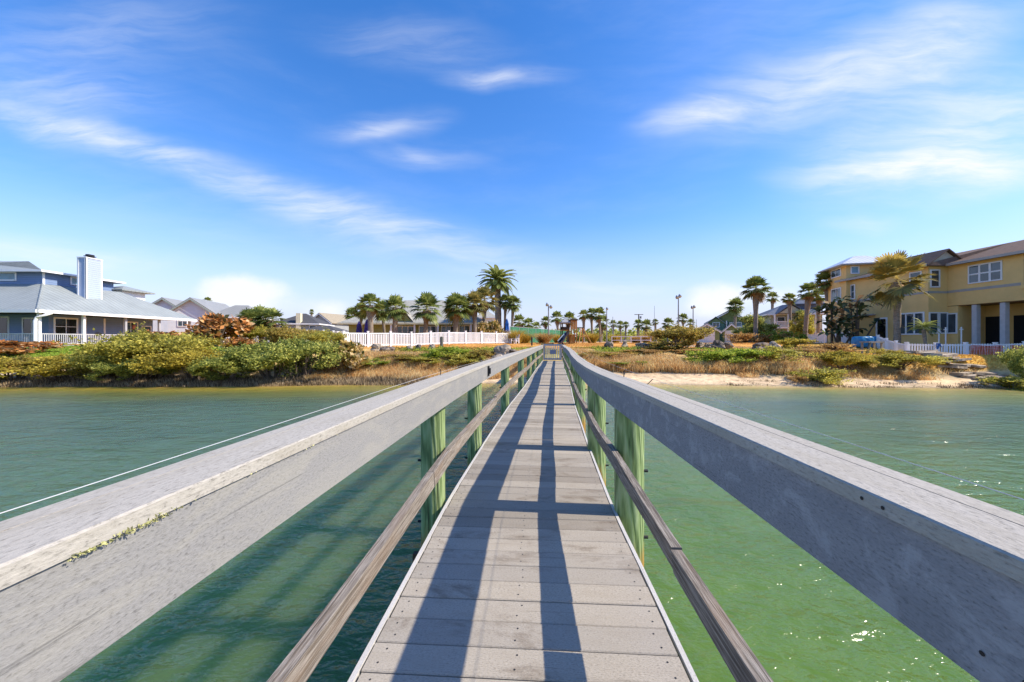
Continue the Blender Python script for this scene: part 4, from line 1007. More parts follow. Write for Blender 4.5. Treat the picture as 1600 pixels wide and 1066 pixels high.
# chimney
CF = Frame(-39.25, 34.7); ch = MB().box(CF, 0, .75, 0, 1.35, 5.4, 9.9).build('chimney', M_bluel, h)
m = MB()
for u in (-.03, .64): m.box(CF, u, u+.14, -.03, .002, 5.4, 9.9)
for v in (-.03, 1.24): m.box(CF, .748, .78, v, v+.14, 5.4, 9.9)
m.box(CF, -.05, .8, -.05, 1.4, 9.88, 9.96); m.build('corner_board', WHITE, ch)
m = MB(); m.box(CF, .2, .55, .4, .95, 9.96, 10.06); m.box(CF, .14, .61, .34, 1.01, 10.1, 10.16); m.box(CF, .3, .45, .55, .8, 10.06, 10.1); m.box(CF, .22, .53, .42, .93, 10.16, 10.3); m.build('chimney_cap', M_dark, ch)
# ground floor
fl = GL0+.02
WF = Frame(-60.5, 32.4); MB().box(WF, 0, 21.4, 0, 9.4, fl, 4.6).build('wall', M_blue, h)
MB().box(Frame(-61.8, 29.8), 0, 25.1, 0, 13.1, fl-.5, fl-.003).build('veranda_floor', plain('veranda_boards', (.30, .30, .31), .8), h)
window(h, WF, 15.6, fl+.55, 2.4, 1.75, 3, 1, .1, pane=GLASSD); window(h, WF, 19.3, fl+.1, 1.4, 2.1, 2, 1, .1, pane=GLASSD, name='door')
SF = Frame(-39.1, 32.4, 90)
window(h, SF, .45, fl+.25, 1.6, 2.0, 2, 3, .13, pane=GLASSD); window(h, SF, 6.3, fl+.3, 1.3, 1.9, 2, 1, .12, pane=GLASSD, name='door'); window(h, SF, 8.2, fl+.55, .9, 1.3, 1, 2, .1, pane=GLASSD)
for v in (2.7, 4.35): MB().box(SF, v, v+.16, -.04, -.002, fl, 4.5).build('corner_board', WHITE, h)
COLS = [(-36.95, 30.0), (-36.7, 32.9), (-36.45, 36.2), (-36.2, 39.4), (-35.95, 42.8)]
for x, y in COLS: MB().box(Frame(x, y), -.09, .09, -.09, .09, fl-.4, 4.7).build('column', WHITE if y < 33 else M_gate, h)
for x in (-41.5, -45.5): MB().box(Frame(x, 30.0), -.09, .09, -.09, .09, fl-.4, 4.7).build('column', WHITE, h)
m = MB(); m.tube([Vector((-36.35, 30.3, 4.55)), Vector((-36.4, 30.0, 4.42)), Vector((-36.85, 29.78, 4.15)), Vector((-36.95, 29.75, 3.9)), Vector((-36.95, 29.75, fl-.45))], .12, 10); m.build('downspout', WHITE, h, smooth=True)
M_porchrail = plain('porch_rail_grey', (.50, .50, .50), .6)
for (x0, y0), (x1, y1) in list(zip(COLS, COLS[1:]))+[((-41.5, 30.), (-36.95, 30.)), ((-45.5, 30.), (-41.5, 30.))]:
    L = math.hypot(x1-x0, y1-y0); f = Frame(x0, y0, math.degrees(math.atan2(y1-y0, x1-x0))); m = MB()
    m.box(f, .1, L-.1, -.04, .04, fl+.86, fl+.93); m.box(f, .1, L-.1, -.03, .03, fl+.08, fl+.14)
    k = .16
    while k < L-.12: m.box(f, k, k+.045, -.02, .02, fl+.14, fl+.86); k += .135
    m.build('railing', M_porchrail, h)
# things on the veranda
kg = thing('barbecue_grill', (-37.6, 34.9, fl), 'black barbecue grill standing on the blue veranda', 'grill'); m = MB()
m.tube([Vector((-37.6, 34.9, fl+z)) for z in (.55, .62, .75, .9, 1.05, 1.12)], [.14, .27, .34, .33, .2, .04], 14); m.build('bowl', M_dark, kg, smooth=True)
for a in (0, 2.1, 4.2): MB().tube([Vector((-37.6+.12*math.cos(a), 34.9+.12*math.sin(a), fl+.62)), Vector((-37.6+.3*math.cos(a), 34.9+.3*math.sin(a), fl))], .018, 5).build('leg', M_dark, kg)
o = thing('hanging_lantern', (-37.2, 37.8, 3.75), 'orange lantern hanging under the eave of the blue veranda', 'lantern')
MB().tube([Vector((-37.2, 37.8, z)) for z in (3.5, 3.55, 3.85, 3.95)], [.06, .13, .13, .05], 8).build('shade', plain('orange_shade', (.42, .12, .05), .5), o)
MB().tube([Vector((-37.2, 37.8, 3.9)), Vector((-37.2, 37.8, 4.66))], .008, 4).build('cord', M_dark, o)

# --- houses behind the left bank
def quick_house(name, label, f, w, d, ze, zr, roof, wall, roofm, over=.45, trim=WHITE, iu=None):
    x, y, _ = f.p(w/2, d/2, 0); zb = g1(x, y)-.1
    o = thing(name, (x, y, zb), label, 'house')
    if roof == 'v':
        MB().box(f, 0, w, .1, d-.1, zb, ze).build('wall', wall, o)
        pent(f, 0, w, 0, zb, ze, zr-.16).build('gable_wall', wall, o); pent(f, 0, w, d-.1, zb, ze, zr-.16).build('gable_wall', wall, o)
        s = (zr-ze)/(w/2); gable(f, -over, w+over, -over, d+over, ze-over*s, zr).build('roof', roofm, o)
        m = MB(); e = ze-over*s-.02
        for a, b in ((-over, w/2), (w+over, w/2)):
            p, q = f.p(a, -over-.05, e-.13), f.p(b, -over-.05, zr-.15); m.prism([p-Vector((0, 0, .2)), q-Vector((0, 0, .2)), q, p], f.v*.045)
        m.build('bargeboard', trim, o)
    elif roof == 'hip':
        MB().box(f, 0, w, 0, d, zb, ze).build('wall', wall, o)
        hip(f, -over, w+over, -over, d+over, ze, zr, iu if iu else d/2, d/2+over).build('roof', roofm, o)
        band(f, -over, w+over, -over, d+over, ze-.2, ze-.01).build('fascia', trim, o)
    return o, zb
M_wht = siding('white_siding', (.66, .68, .70)); M_sage = plain('sage_trim', (.30, .36, .33), .6); M_tinw = seamed('grey_metal_roof', (.31, .305, .27), 1)
M_tinu = seamed('grey_metal_roof_cross', (.31, .305, .27), 0)
f = Frame(ax(241, 60), 58, 14); o, zb = quick_house('gabled_house', 'white house with two grey metal gables behind the sea grape tree, left gable', f, 5.6, 9, 7.0, 9.0, 'v', M_wht, M_tinw, .5, M_sage)
f = Frame(ax(282, 54), 52, 14); o, zb = quick_house('gabled_house', 'white house with grey metal gable roof reaching right to the fan palm cluster', f, 5.6, 9, 6.3, 8.3, 'v', M_wht, M_tinw, .5, M_sage)
window(o, f, 1.2, 4.4, 1.0, 1.2, 2, 2); window(o, f, 3.8, 4.4, 1.0, 1.2, 2, 2)
f2 = Frame(f.p(5.6, 1.0, 0).x, f.p(5.6, 1.0, 0).y, 10); MB().box(f2, .02, 4.2, 0, 5.5, zb, 5.8).build('wing_wall', M_wht, o)
hip(f2, -1.6, 4.6, -.4, 6.4, 5.8, 7.7, 2.2, 3.4).build('wing_roof', M_tinu, o); band(f2, .2, 4.6, -.4, 6.3, 5.6, 5.78).build('wing_trim', WHITE, o)
window(o, f2, 2.4, 3.6, .9, 1.6, 1, 2)
M_gr = siding('grey_siding', (.33, .34, .33)); M_cream = plain('cream_stucco', (.66, .60, .42), .8, .06, 2)
M_shg = shingle('grey_shingles', (.085, .085, .09)); M_sht = shingle('tan_shingles', (.34, .29, .21)); M_shb = shingle('brown_shingles', (.17, .115, .085)); M_shp = shingle('pale_shingles', (.36, .35, .30))
f = Frame(ax(430, 64), 64, 8); o, zb = quick_house('grey_house', 'grey house with dark shingle hip roof and cream chimney behind the bushes', f, 6.6, 7, 5.3, 7.2, 'hip', M_gr, M_shg)
MB().box(f, 3.4, 4.1, -.45, .4, zb, 7.0).build('chimney', M_cream, o); window(o, f, .8, 3.6, 1., 1.3, 1, 2); window(o, f, 5.4, 3.6, 1., 1.3, 1, 2)
f = Frame(ax(468, 58), 58, 0); o, zb = quick_house('low_house', 'low cream house with dark grey roof in front of the grey house', f, 5.4, 5, 3.8, 4.8, 'hip', M_cream, M_shg)
window(o, f, 1.2, 2.5, .8, .9); window(o, f, 3.4, 2.5, .8, .9)
f = Frame(ax(484, 82), 82, -20); o, zb = quick_house('tan_house', 'house with tan shingle gable roof beyond the grey house', f, 6, 9, 6.4, 8.3, 'v', M_gr, M_sht)
# clubhouse
M_lime = siding('yellow_green_siding', (.27, .27, .085)); M_limes = plain('yellow_green_panel', (.27, .27, .085), .7)
f = Frame(ax(545, 45), 45, 0); o, zb = quick_house('clubhouse', 'long yellow-green clubhouse with grey hip roof behind the white fence', f, 15.6, 9, 4.45, 7.6, 'hip', M_lime, M_shp, .9, plain('cream_trim', (.62, .60, .40), .6), 6.2)
for u in (2.5, 5.2, 7.9, 10.6, 12.6, 14.4): MB().box(f, u-.09, u+.09, -.85, -.67, zb, 4.3).build('column', WHITE, o)
for u, w in ((5.6, 2.0), (8.3, 1.9), (10.9, 1.5)): window(o, f, u, 2.9, w, 1.15, 3, 1, .08, pane=GLASS)
window(o, f, 13.0, 2.4, 1.1, 1.7, 2, 1, .08, name='door')
d0 = Frame(f.p(5.75, -.75, 0).x, f.p(0, -.75, 0).y, 0)
pent(d0, .12, 1.88, .1, 4.42, 4.5, 5.55).build('dormer_wall', M_limes, o); gable(d0, -.15, 2.15, -.1, 3.2, 4.45, 5.8, .08).build('dormer_roof', M_shp, o)
c = MB().box(f, 12.0, 12.45, 2.0, 2.6, 4.5, 6.55).build('chimney', M_cream, o); MB().box(f, 11.95, 12.5, 1.95, 2.65, 6.552, 6.64).build('chimney_cap', WHITE, c)
f = Frame(ax(744, 62), 62, 0); o, zb = quick_house('annex', 'small white building with grey roof behind the date palm trunk', f, 3.1, 5, 6.2, 7.3, 'hip', WHITE, M_shp, .3, WHITE, 1.5)
# green house
M_teal = siding('green_siding', (.12, .21, .14)); M_teals = plain('green_panel', (.19, .25, .10), .7); M_tinp = seamed('grey_green_roof', (.40, .43, .40), 1)
f = Frame(ax(1104, 66), 66, -28); o, zb = quick_house('green_house', 'green two-storey gabled house with balcony left of the bushy trees', f, 6.6, 9, 5.6, 7.5, 'v', M_teal, M_tinp, .4)
pent(f, 0, 6.6, -.06, 5.62, 5.62, 7.2, .05).build('gable_panel', M_teals, o)
pf = Frame(f.p(.1, -1.2, 0).x, f.p(.1, -1.2, 0).y, -28); MB().box(pf, 0, 2.6, 0, 1.14, zb, 5.3).build('bay_wall', M_teal, o); pent(pf, 0, 2.6, -.05, 5.3, 5.32, 6.2, .05).build('gable_panel', M_teals, o); gable(pf, -.3, 2.9, -.3, 1.6, 5.15, 6.45, .08).build('bay_roof', M_tinp, o)
window(o, pf, .9, 4.7, .9, .7, 2, 1)
MB().box(f, 3.0, 6.4, -1.2, -.05, 3.9, 4.05).build('balcony', WHITE, o); MB().box(f, 3.0, 6.4, -1.2, -1.14, 4.05, 4.8).build('balcony_rail', WHITE, o)
MB().box(f, 2.9, 3.06, -1.25, -1.1, zb, 5.7).build('post', WHITE, o); window(o, f, 3.5, 4.1, 1.6, 1.3, 2, 1, pane=GLASSB)
for px0, wd, lab in ((1086, 3.3, 'left green gabled garage with white door'), (1129, 2.4, 'right green gabled garage with pale door')):
    g_ = Frame(ax(px0, 59), 59, -28); q, zq = quick_house('garage', lab+' in front of the green house', g_, wd, 4.5, 4.0, 5.1, 'v', M_teals, M_tinp, .3)
    MB().box(g_, .3, wd-.6, -.035, -.003, zq+.1, zq+1.95).build('garage_door', WHITE, q)
    if wd > 3: window(q, g_, wd/2-.15, 4.25, .3, .3, 1, 1, .06)
# cream house with balcony, and the small gable beside it
M_crm = siding('cream_siding', (.50, .46, .30)); M_lil = plain('lilac_wall', (.34, .33, .40), .7); M_shbl = shingle('blue_grey_shingles', (.13, .15, .19))
f = Frame(ax(1204, 58), 58, -18); o, zb = quick_house('balcony_house', 'cream two-storey house with white balcony and blue-grey roof', f, 6.5, 8, 6.4, 8.1, 'hip', M_crm, M_shbl, .7, WHITE, 3.5)
pent(f, .6, 3.8, -1.65, 6.4, 6.42, 7.5, .06).build('gable_panel', M_crm, o); gable(f, .2, 4.2, -1.8, 3, 6.3, 7.85, .1).build('porch_roof', M_shbl, o)
MB().box(f, 0, 5.2, -1.6, -.02, 4.2, 4.4).build('balcony', WHITE, o)
m = MB(); m.box(f, 0, 5.2, -1.6, -1.54, 5.15, 5.23)
for k in range(44): m.box(f, .05+k*.117, .10+k*.117, -1.59, -1.55, 4.4, 5.15)
m.build('balcony_rail', WHITE, o)
for u in (0, 1.7, 5.1): MB().box(f, u, u+.17, -1.62, -1.45, zb, 6.3).build('column', WHITE, o)
MB().box(f, 0, 6.4, -.05, -.004, zb, 4.15).build('lower_wall', M_lil, o)
window(o, f, .9, 4.75, .9, 1.15, 1, 2); window(o, f, 2.9, 4.75, .9, 1.15, 1, 2); window(o, f, 2.3, 2.2, 1.2, 1.6, 2, 1, v=-.05, name='door')
q = Frame(f.p(4.1, 1.5, 0).x, f.p(4.1, 1.5, 0).y, -18); MB().box(q, 0, 3.2, .4, 5, 6.6, 8.0).build('upper_wall', M_shbl, o); hip(q, -.5, 3.7, -.1, 5.5, 8.0, 9.3, 2.1, 2.8).build('upper_roof', M_shbl, o)
f = Frame(ax(1189, 70), 70, -30); quick_house('yellow_cottage', 'small yellow gabled house with white bargeboards behind the bushy tree', f, 2.6, 6, 5.8, 7.4, 'v', plain('yellow_wall', (.55, .43, .10), .7), M_shp, .3)

# --- large yellow house under construction, right
M_must = plain('mustard_stucco', (.80, .54, .21), .85, .07, 1.5, .08); M_must_dark = plain('dark_mustard_stucco', (.68, .45, .16), .85, .07, 1.5)  # second stucco is a darker copy of the mustard for set-back walls
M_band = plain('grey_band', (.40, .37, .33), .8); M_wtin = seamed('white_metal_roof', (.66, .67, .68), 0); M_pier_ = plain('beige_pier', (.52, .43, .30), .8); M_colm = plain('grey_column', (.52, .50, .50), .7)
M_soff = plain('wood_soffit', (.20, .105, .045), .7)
gl = 1.8
h = thing('yellow_house', (38, 33, gl), 'large mustard yellow house with brown roof, white-roofed tower and unfinished windows', 'house')
# right wing upper floor along X=36.3 from Y=20 to 32, open porch below
RW = Frame(36.3, 32.2, -90)          # u runs towards the viewer, v into the house (+x)
MB().box(RW, 0, 14, 0, 8, 5.45, 8.7).build('upper_wall', M_must, h)
MB().box(RW, 0, 14, -.03, -.002, 6.32, 6.52).build('band', M_band, h)
MB().box(RW, -.0, 14, -.04, 2.2, 5.25, 5.44).build('porch_beam', M_must, h)
MB().box(RW, .2, 14, 2.2, 8, gl-.3, 5.44).build('lower_wall', M_must_dark, h)
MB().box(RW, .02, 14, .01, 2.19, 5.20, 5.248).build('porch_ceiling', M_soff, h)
window(h, RW, 1.75, 6.95, 1.95, 1.28, 3, 2, .09, .13)
b = MB().box(RW, 5.0, 7.2, -.02, -.003, 6.3, 8.35).build('balcony_shade', DARKV, h)  # black sheet on the wall, painted shade of the open balcony
m = MB(); m.box(RW, 4.85, 4.998, -.05, -.003, 6.2, 8.45); m.box(RW, 4.998, 7.2, -.35, -.003, 6.05, 6.28); m.build('balcony_trim', M_must, h)
for u in (2.0, 3.75, 6.2): MB().box(RW, u-.16, u+.16, .04, .36, gl-.3, 5.2).build('column', M_colm, h)
for u, w in ((1.0, .9), (2.75, 1.5), (4.5, .7)):
    MB().box(RW, u, u+w, 2.17, 2.196, gl, 4.3).build('doorway_shade', DARKV, h)  # black sheets painted as the shade of open doors
MB().box(RW, 4.7, 5.5, 1.2, 2.19, gl-.3, 4.6).build('pier', M_pier_, h); window(h, RW, 5.62, 2.5, .9, 1.7, 1, 2, .12, v=2.19)
window(h, RW, .45, 3.0, .95, 1.55, 1, 1, .11, v=0) if False else None
MB().box(RW, .0, .95, .0, 2.19, gl-.3, 5.2).build('lower_wall', M_must, h); window(h, RW, .12, 3.05, .7, 1.5, 1, 1, .1)
# bay projecting to the left
BF = Frame(34.7, 32.0, 0); MB().box(BF, 0, 1.598, 0, 9, gl-.3, 8.7).build('bay_wall', M_must, h)
MB().box(BF, -.03, 1.595, -.03, -.002, 6.32, 6.5).build('band', M_band, h)
window(h, BF, .22, 6.9, .62, 1.3, 1, 1, .1); window(h, BF, .12, 3.05, .6, 1.6, 1, 1, .1); window(h, BF, .95, 3.05, .55, 1.6, 1, 1, .1)
pent(BF, -.25, 2.6, -.26, 8.72, 8.74, 9.75, .05).build('pediment', M_pier_, h); gable(BF, -.55, 2.9, -.5, 2.5, 8.66, 9.95, .1).build('pediment_roof', M_shb, h)
LW = Frame(34.7, 41.0, -90)          # left facade of the bay, u towards the viewer
MB().box(LW, 0, 9.03, -.03, -.002, 6.32, 6.5).build('band', M_band, h)
window(h, LW, 6.5, 3.0, 2.1, 1.7, 3, 1, .12, .12, trim=WHITE); dr = window(h, LW, 4.55, gl+.2, .85, 2.4, 1, 1, .14, pane=GLASSD, name='door')
window(h, LW, 1.2, 6.7, .9, 1.3, 1, 2, .1); window(h, LW, 7.6, 6.9, .8, 1.3, 1, 1, .1)
MB().box(LW, 2.2, 4.3, -.02, -.003, gl-.2, 4.8).build('recess_shade', M_must_dark, h)  # flat sheet on the facade, shade of the entry recess put into its colour
MB().box(LW, 1.9, 4.35, -.3, -.003, 4.8, 4.95).build('recess_canopy', M_band, h)
# main roof
R_ = Frame(34.2, 18.0, 0)
m = MB(); e0, zr = 8.70, 10.5
A = [Vector(p) for p in ((35.75, 17.5, e0), (35.75, 31.6, e0), (34.15, 31.6, e0), (34.15, 40.6, e0), (47.5, 40.6, e0), (47.5, 17.5, e0))]
Rg = [Vector((41.2, 17.5, zr)), Vector((41.2, 37.2, zr))]
m.face([A[0], A[1], Rg[1].lerp(Rg[0], .28), Rg[0]]); m.face([A[1], A[2], A[3], Rg[1], Rg[1].lerp(Rg[0], .28)]); m.face([A[3], A[4], Rg[1]]); m.face([A[4], A[5], Rg[0], Rg[1]])
lo = [p-Vector((0, 0, .14)) for p in A]
for i in range(6): m.face([A[i], A[(i+1) % 6], lo[(i+1) % 6], lo[i]])
m.face(lo); m.build('roof', M_shb, h)
m = MB()
for p, q in ((A[0], A[1]), (A[2], A[3])): m.prism([p-Vector((.07, 0, .2)), p-Vector((.005, 0, .2)), p-Vector((.005, 0, .0)), p-Vector((.07, 0, .0))], q-p)
m.build('gutter', M_band, h)
# tower
TF = Frame(34.3, 39.4, -15); MB().box(TF, 0, 3.6, 0, 3.6, gl-.3, 10.2).build('tower_wall', M_must, h)
hip(TF, -.6, 4.2, -.6, 4.2, 10.2, 11.25, 1.9, 1.85).build('tower_roof', M_wtin, h); band(TF, -.6, 4.2, -.6, 4.2, 10.06, 10.19).build('tower_fascia', M_band, h)
window(h, TF, .45, 9.3, .55, .6, 1, 1, .1, pane=GLASSB); window(h, TF, .45, 6.6, .55, 1.3, 1, 1, .1)
TL = Frame(TF.p(0, 3.6, 0).x, TF.p(0, 3.6, 0).y, -105); window(h, TL, .9, 9.25, 1.7, .7, 2, 1, .1); window(h, TL, .9, 6.6, 1.7, 1.3, 2, 1, .1)

# ------------------------------------------------------------------ fences
def picket_fence(name, label, pts, hgt, pitch, wd, base=None, mat=WHITE2, npan=6, cat='fence', solid=False, arch=False):
    o = thing(name, (*pts[0], g1(*pts[0])), label, cat)
    for (x0, y0), (x1, y1) in zip(pts, pts[1:]):
        L = math.hypot(x1-x0, y1-y0); n = max(1, round(L/npan)); f = Frame(x0, y0, math.degrees(math.atan2(y1-y0, x1-x0)))
        for k in range(n):
            a, b = L*k/n, L*(k+1)/n; za = lambda u: (g1(*f.p(u, 0, 0).xy) if base is None else base[0]+(base[1]-base[0])*u/L)
            p = MB(); p.box(f, a-.07, a+.07, -.07, .07, za(a)-.1, za(a)+hgt+.1); p.slab([f.p(a-.09, -.09, za(a)+hgt+.15), f.p(a+.09, -.09, za(a)+hgt+.15), f.p(a+.09, .09, za(a)+hgt+.15), f.p(a-.09, .09, za(a)+hgt+.15)], .05); p.build('post', mat, o)
            m = MB()
            for zz in (.12, hgt-.08):
                q = [f.p(u, v, za(u)+z) for u, v, z in ((a+.07, -.03, zz), (b-.07, -.03, zz), (b-.07, .03, zz), (a+.07, .03, zz))]
                m.slab([p_+Vector((0, 0, .08)) for p_ in q], .08)
            u = a+.1
            while u+wd < b-.06:
                z = za(u); t = hgt-.09 if not arch else hgt+.05
                m.box(f, u, u+wd, -.042, -.0315, z+.05, z+t); u += pitch
            m.build('panel', mat, o)
        if (x1, y1) == tuple(pts[-1]): z = za(L); MB().box(f, L-.07, L+.07, -.07, .07, z-.1, z+hgt+.1).build('post', mat, o)
    return o
picket_fence('white_fence', 'long white vinyl picket fence in front of the clubhouse', [(-33, 47), (-12.8, 29.2), (-.2, 40.0)], 1.12, .135, .075, npan=1.75)
picket_fence('picket_fence', 'white picket fence around the yard of the yellow house', [(28.4, 29.8), (25.9, 25.2), (41, 24.9)], .92, .175, .10, npan=2.0, arch=True)
picket_fence('panel_fence', 'white panel fence below the dark paddle-leaved plants', [(ax(1262, 49), 49), (ax(1278, 46), 46), (ax(1326, 38.5), 38.5)], 1.1, .10, .095, npan=2.2)
# orange safety netting on the picket fence
m = MB(); f = Frame(25.9, 25.2, math.degrees(math.atan2(-.3, 15.1)))
for u0, u1 in ((4.0, 6.1), (6.6, 11.)):
    for k in range(9):
        z = g1(f.p(u0, 0, 0).x, 25)+.04+k*.10; pts = [f.p(u, -.11-.03*math.sin(u*5+k), z+.03*math.sin(u*3.1+k*.2)) for u in np.arange(u0, u1, .14)]
        m.tube(pts, .017, 4)
    u = u0
    while u < u1:
        z = g1(f.p(u0, 0, 0).x, 25)+.03; pts = [f.p(u+.03*math.sin(z_*6), -.115-.03*math.sin(u*5), z+z_+.03*math.sin(u*3.1)) for z_ in (0, .2, .4, .6, .82)]; m.tube(pts, .015, 4); u += .12
tag(m.build('safety_netting', plain('orange_plastic', (.75, .10, .04), .5)), 'orange-red plastic safety netting hung on the white picket fence', 'netting')
m = MB(); q = f.p(1.95, 0, 0); zc = g1(q.x, q.y)
V = []
for i in range(7):
    for j in range(5): V.append(f.p(1.8+.055*i, -.09-.03*math.sin(i*1.7+j), zc+1.02-.075*j*(1+.3*math.sin(i))+.0))
for i in range(6):
    for j in range(4): m.face([V[i*5+j], V[i*5+j+1], V[(i+1)*5+j+1], V[(i+1)*5+j]])
cl = m.build('cloth', plain('blue_cloth', (.02, .10, .30), .8)); sm = cl.modifiers.new('thickness', 'SOLIDIFY'); sm.thickness = .012
tag(cl, 'small dark blue cloth hung over the white picket fence', 'cloth')
# tennis court screen
f = Frame(ax(797, 42), 42, 0); x1, y1 = ax(884, 60), 60
f = Frame(ax(797, 42), 42, math.degrees(math.atan2(y1-42, x1-ax(797, 42)))); L = math.hypot(y1-42, x1-ax(797, 42))
o = thing('court_fence', (ax(797, 42), 42, 2.1), 'tall tennis court fence with translucent green windscreen', 'fence')
mm, n, b = new_mat('green_windscreen', .8, .1); b.inputs['Base Color'].default_value = (.06, .22, .13, 1)
tr = n.add('ShaderNodeBsdfTransparent'); tr.inputs[0].default_value = (.75, .95, .82, 1); ms = n.add('ShaderNodeMixShader')
tcx = n.add('ShaderNodeTexCoord').outputs['Object']; n.link(n.maprange(n.noise(tcx, .8, 3), .3, .7, .5, .75), ms.inputs[0]); n.link(tr.outputs[0], ms.inputs[1]); n.link(b.outputs[0], ms.inputs[2]); n.link(ms.outputs[0], mm.node_tree.nodes['Material Output'].inputs[0])
for k in range(8):
    u = L*k/8; MB().tube([f.p(u, 0, 1.9), f.p(u, 0, 3.95)], .035, 6).build('post', M_gate, o)
    MB().box(f, u+.04, u+L/8-.04, -.012, .0, 2.15, 3.9).build('screen', mm, o)
MB().tube([f.p(0, .03, 3.94), f.p(L, .03, 3.94)], .025, 6).build('top_rail', M_gate, o)
# low white rail by the lawn
o = thing('rail_fence', (ax(956, 46), 46, 2.1), 'low white two-rail fence on the lawn right of the playset', 'fence'); f = Frame(ax(956, 46), 46, -18); L = 4.4
for z in (.35, .78): MB().box(f, 0, L, -.03, .03, 2.05+z, 2.13+z).build('rail', WHITE2, o)
for k in range(5): MB().box(f, k*L/4-.05, k*L/4+.05, -.06, -.031, 1.95, 2.9).build('post', WHITE2, o)

# ------------------------------------------------------------------ poles
M_pole = plain('pole_grey', (.22, .23, .25), .5, .1, 3); M_lampglass = plain('lamp_lens', (.55, .58, .6), .3)
def light_pole(px, d, ytop, label, heads):
    x = ax(px, d); zb = g1(x, d); zt = az(ytop, d); o = thing('light_pole', (x, d, zb), label, 'light pole', 'court light poles')
    MB().tube([(x, d, zb), (x, d, zt)], [.10, .065], 8).build('pole', M_pole, o)
    for dx, dz in heads:
        b = MB(); b.tube([(x, d, zt-.15+dz), (x+dx*.6, d-.05, zt+dz)], .03, 5); b.build('arm', M_pole, o)
        b = MB(); c = Vector((x+dx, d-.15, zt+dz-.05)); b.tube([c+Vector((0, .1, .2)), c+Vector((0, 0, .02)), c+Vector((0, -.12, -.12))], [.08, .18, .2], 10); l = b.build('lamp_head', M_pole, o, smooth=True)
        MB().tube([c+Vector((0, -.125, -.125)), c+Vector((0, -.13, -.135))], .18, 10).build('lens', M_lampglass, l)
light_pole(857, 50, 476, 'light pole with lamp at the middle of the green windscreen', ((-.2, .05), (.3, -.25)))
light_pole(948, 62, 482, 'light pole between the palm trio and the utility pole', ((0, 0),))
light_pole(1060, 48, 464, 'tallest light pole with twin lamps above the big round bush', ((-.25, 0), (.1, .15)))
light_pole(1083, 58, 480, 'light pole left of the green house', ((-.25, 0), (.08, .1)))
x = ax(998, 118); zb = g1(x, 118); o = thing('utility_pole', (x, 118, zb), 'wooden utility pole with crossarm in the distance', 'utility pole')
MB().tube([(x, 118, zb), (x, 118, az(491, 118))], [.22, .17], 7).build('pole', BARK, o); MB().box(Frame(x, 118), -1.4, 1.3, -.3, -.19, az(492.2, 118), az(491.3, 118)).build('crossarm', BARK, o)
MB().tube([(x+.5, 117.7, az(498, 118)), (x+.5, 117.7, az(494.5, 118))], .3, 8).build('transformer', M_pole, o)
for px, d, yt, r, lab in ((1022.5, 90, 478, .07, 'thin pale mast right of the utility pole'), (957.5, 110, 495, .12, 'thin dark pole behind the far palms'), (1088, 66, 499, .06, 'thin pole beside the green house')):
    x = ax(px, d); tag(MB().tube([(x, d, g1(x, d)), (x, d, az(yt, d))], [r, r*.5], 6).build('mast', M_pole), lab, 'pole')
for px, d, y0, w, lab in ((690, 30, 526, .12, 'short grey post standing against the white fence'), (831, 33, 526.5, .07, 'short dark bollard on the orange lawn left of the playset')):
    x = ax(px, d); zt = az(y0, d); zb = g1(x, d)-.05; tag(MB().tube([(x, d, zb), (x, d, zt-.05), (x, d, zt)], [w, w, w*.7], 8).build('bollard', M_dark if px > 800 else plain('post_grey', (.10, .11, .09), .8)), lab, 'post')

# ------------------------------------------------------------------ umbrellas, chair, playset, yard things
def umbrella(px, d, y0, colr, label):
    x = ax(px, d); zb = g1(x, d); zt = az(y0, d); o = thing('patio_umbrella', (x, d, zb), label, 'umbrella'); L = zt-zb
    MB().tube([(x, d, zb), (x, d, zt-.06)], .03, 6).build('pole', WHITE2, o)
    MB().tube([(x, d, zb), (x, d, zb+.1)], [.3, .25], 10).build('base', M_dark, o)
    b = MB(); rings = []
    for k, (z, r) in enumerate(((zb+L*.42, .23), (zb+L*.5, .25), (zb+L*.72, .17), (zb+L*.8, .19), (zb+L*.93, .09), (zt, .02))):
        rings.append(([Vector((x+r*(1+.25*math.cos(8*a+k))*math.cos(a), d+r*(1+.25*math.cos(8*a+k))*math.sin(a), z)) for a in [i*math.pi/12 for i in range(24)]], z))
    b.sweep(rings).build('canopy', plain('canvas', colr, .85, .12), o, smooth=True)
umbrella(561, 36, 502, (.05, .035, .17), 'left closed purple patio umbrella behind the white fence')
umbrella(573.5, 35.5, 499, (.05, .035, .19), 'right closed purple patio umbrella behind the white fence, in front of a palm')
umbrella(792, 41.5, 498, (.01, .09, .34), 'closed bright blue patio umbrella at the right end of the white fence')
o = thing('garden_chair', (ax(801.5, 39), 39, g1(ax(801, 39), 39)), 'white slatted garden chair at the right end of the white fence', 'chair'); f = Frame(ax(799, 39), 39, -35); z = g1(ax(801, 39), 39)
b = MB()
for k in range(5): b.prism([f.p(.06+k*.1, .45, z+.3), f.p(.14+k*.1, .45, z+.3), f.p(.14+k*.1, .72, z+1.0), f.p(.06+k*.1, .72, z+1.0)], f.v*.02)
b.build('backrest', WHITE2, o); b = MB()
for k in range(5): b.box(f, 0.03, .57, k*.1-.05, k*.1+.03, z+.36-k*.02, z+.38-k*.02)
b.build('seat', WHITE2, o)
for u in (0, .56):
    for v in (0, .5): MB().box(f, u-.04, u+.04, v-.04, v+.04, z-.03, z+.55).build('leg', WHITE2, o)
    MB().box(f, u-.07, u+.07, -.1, .6, z+.551, z+.575).build('armrest', WHITE2, o)
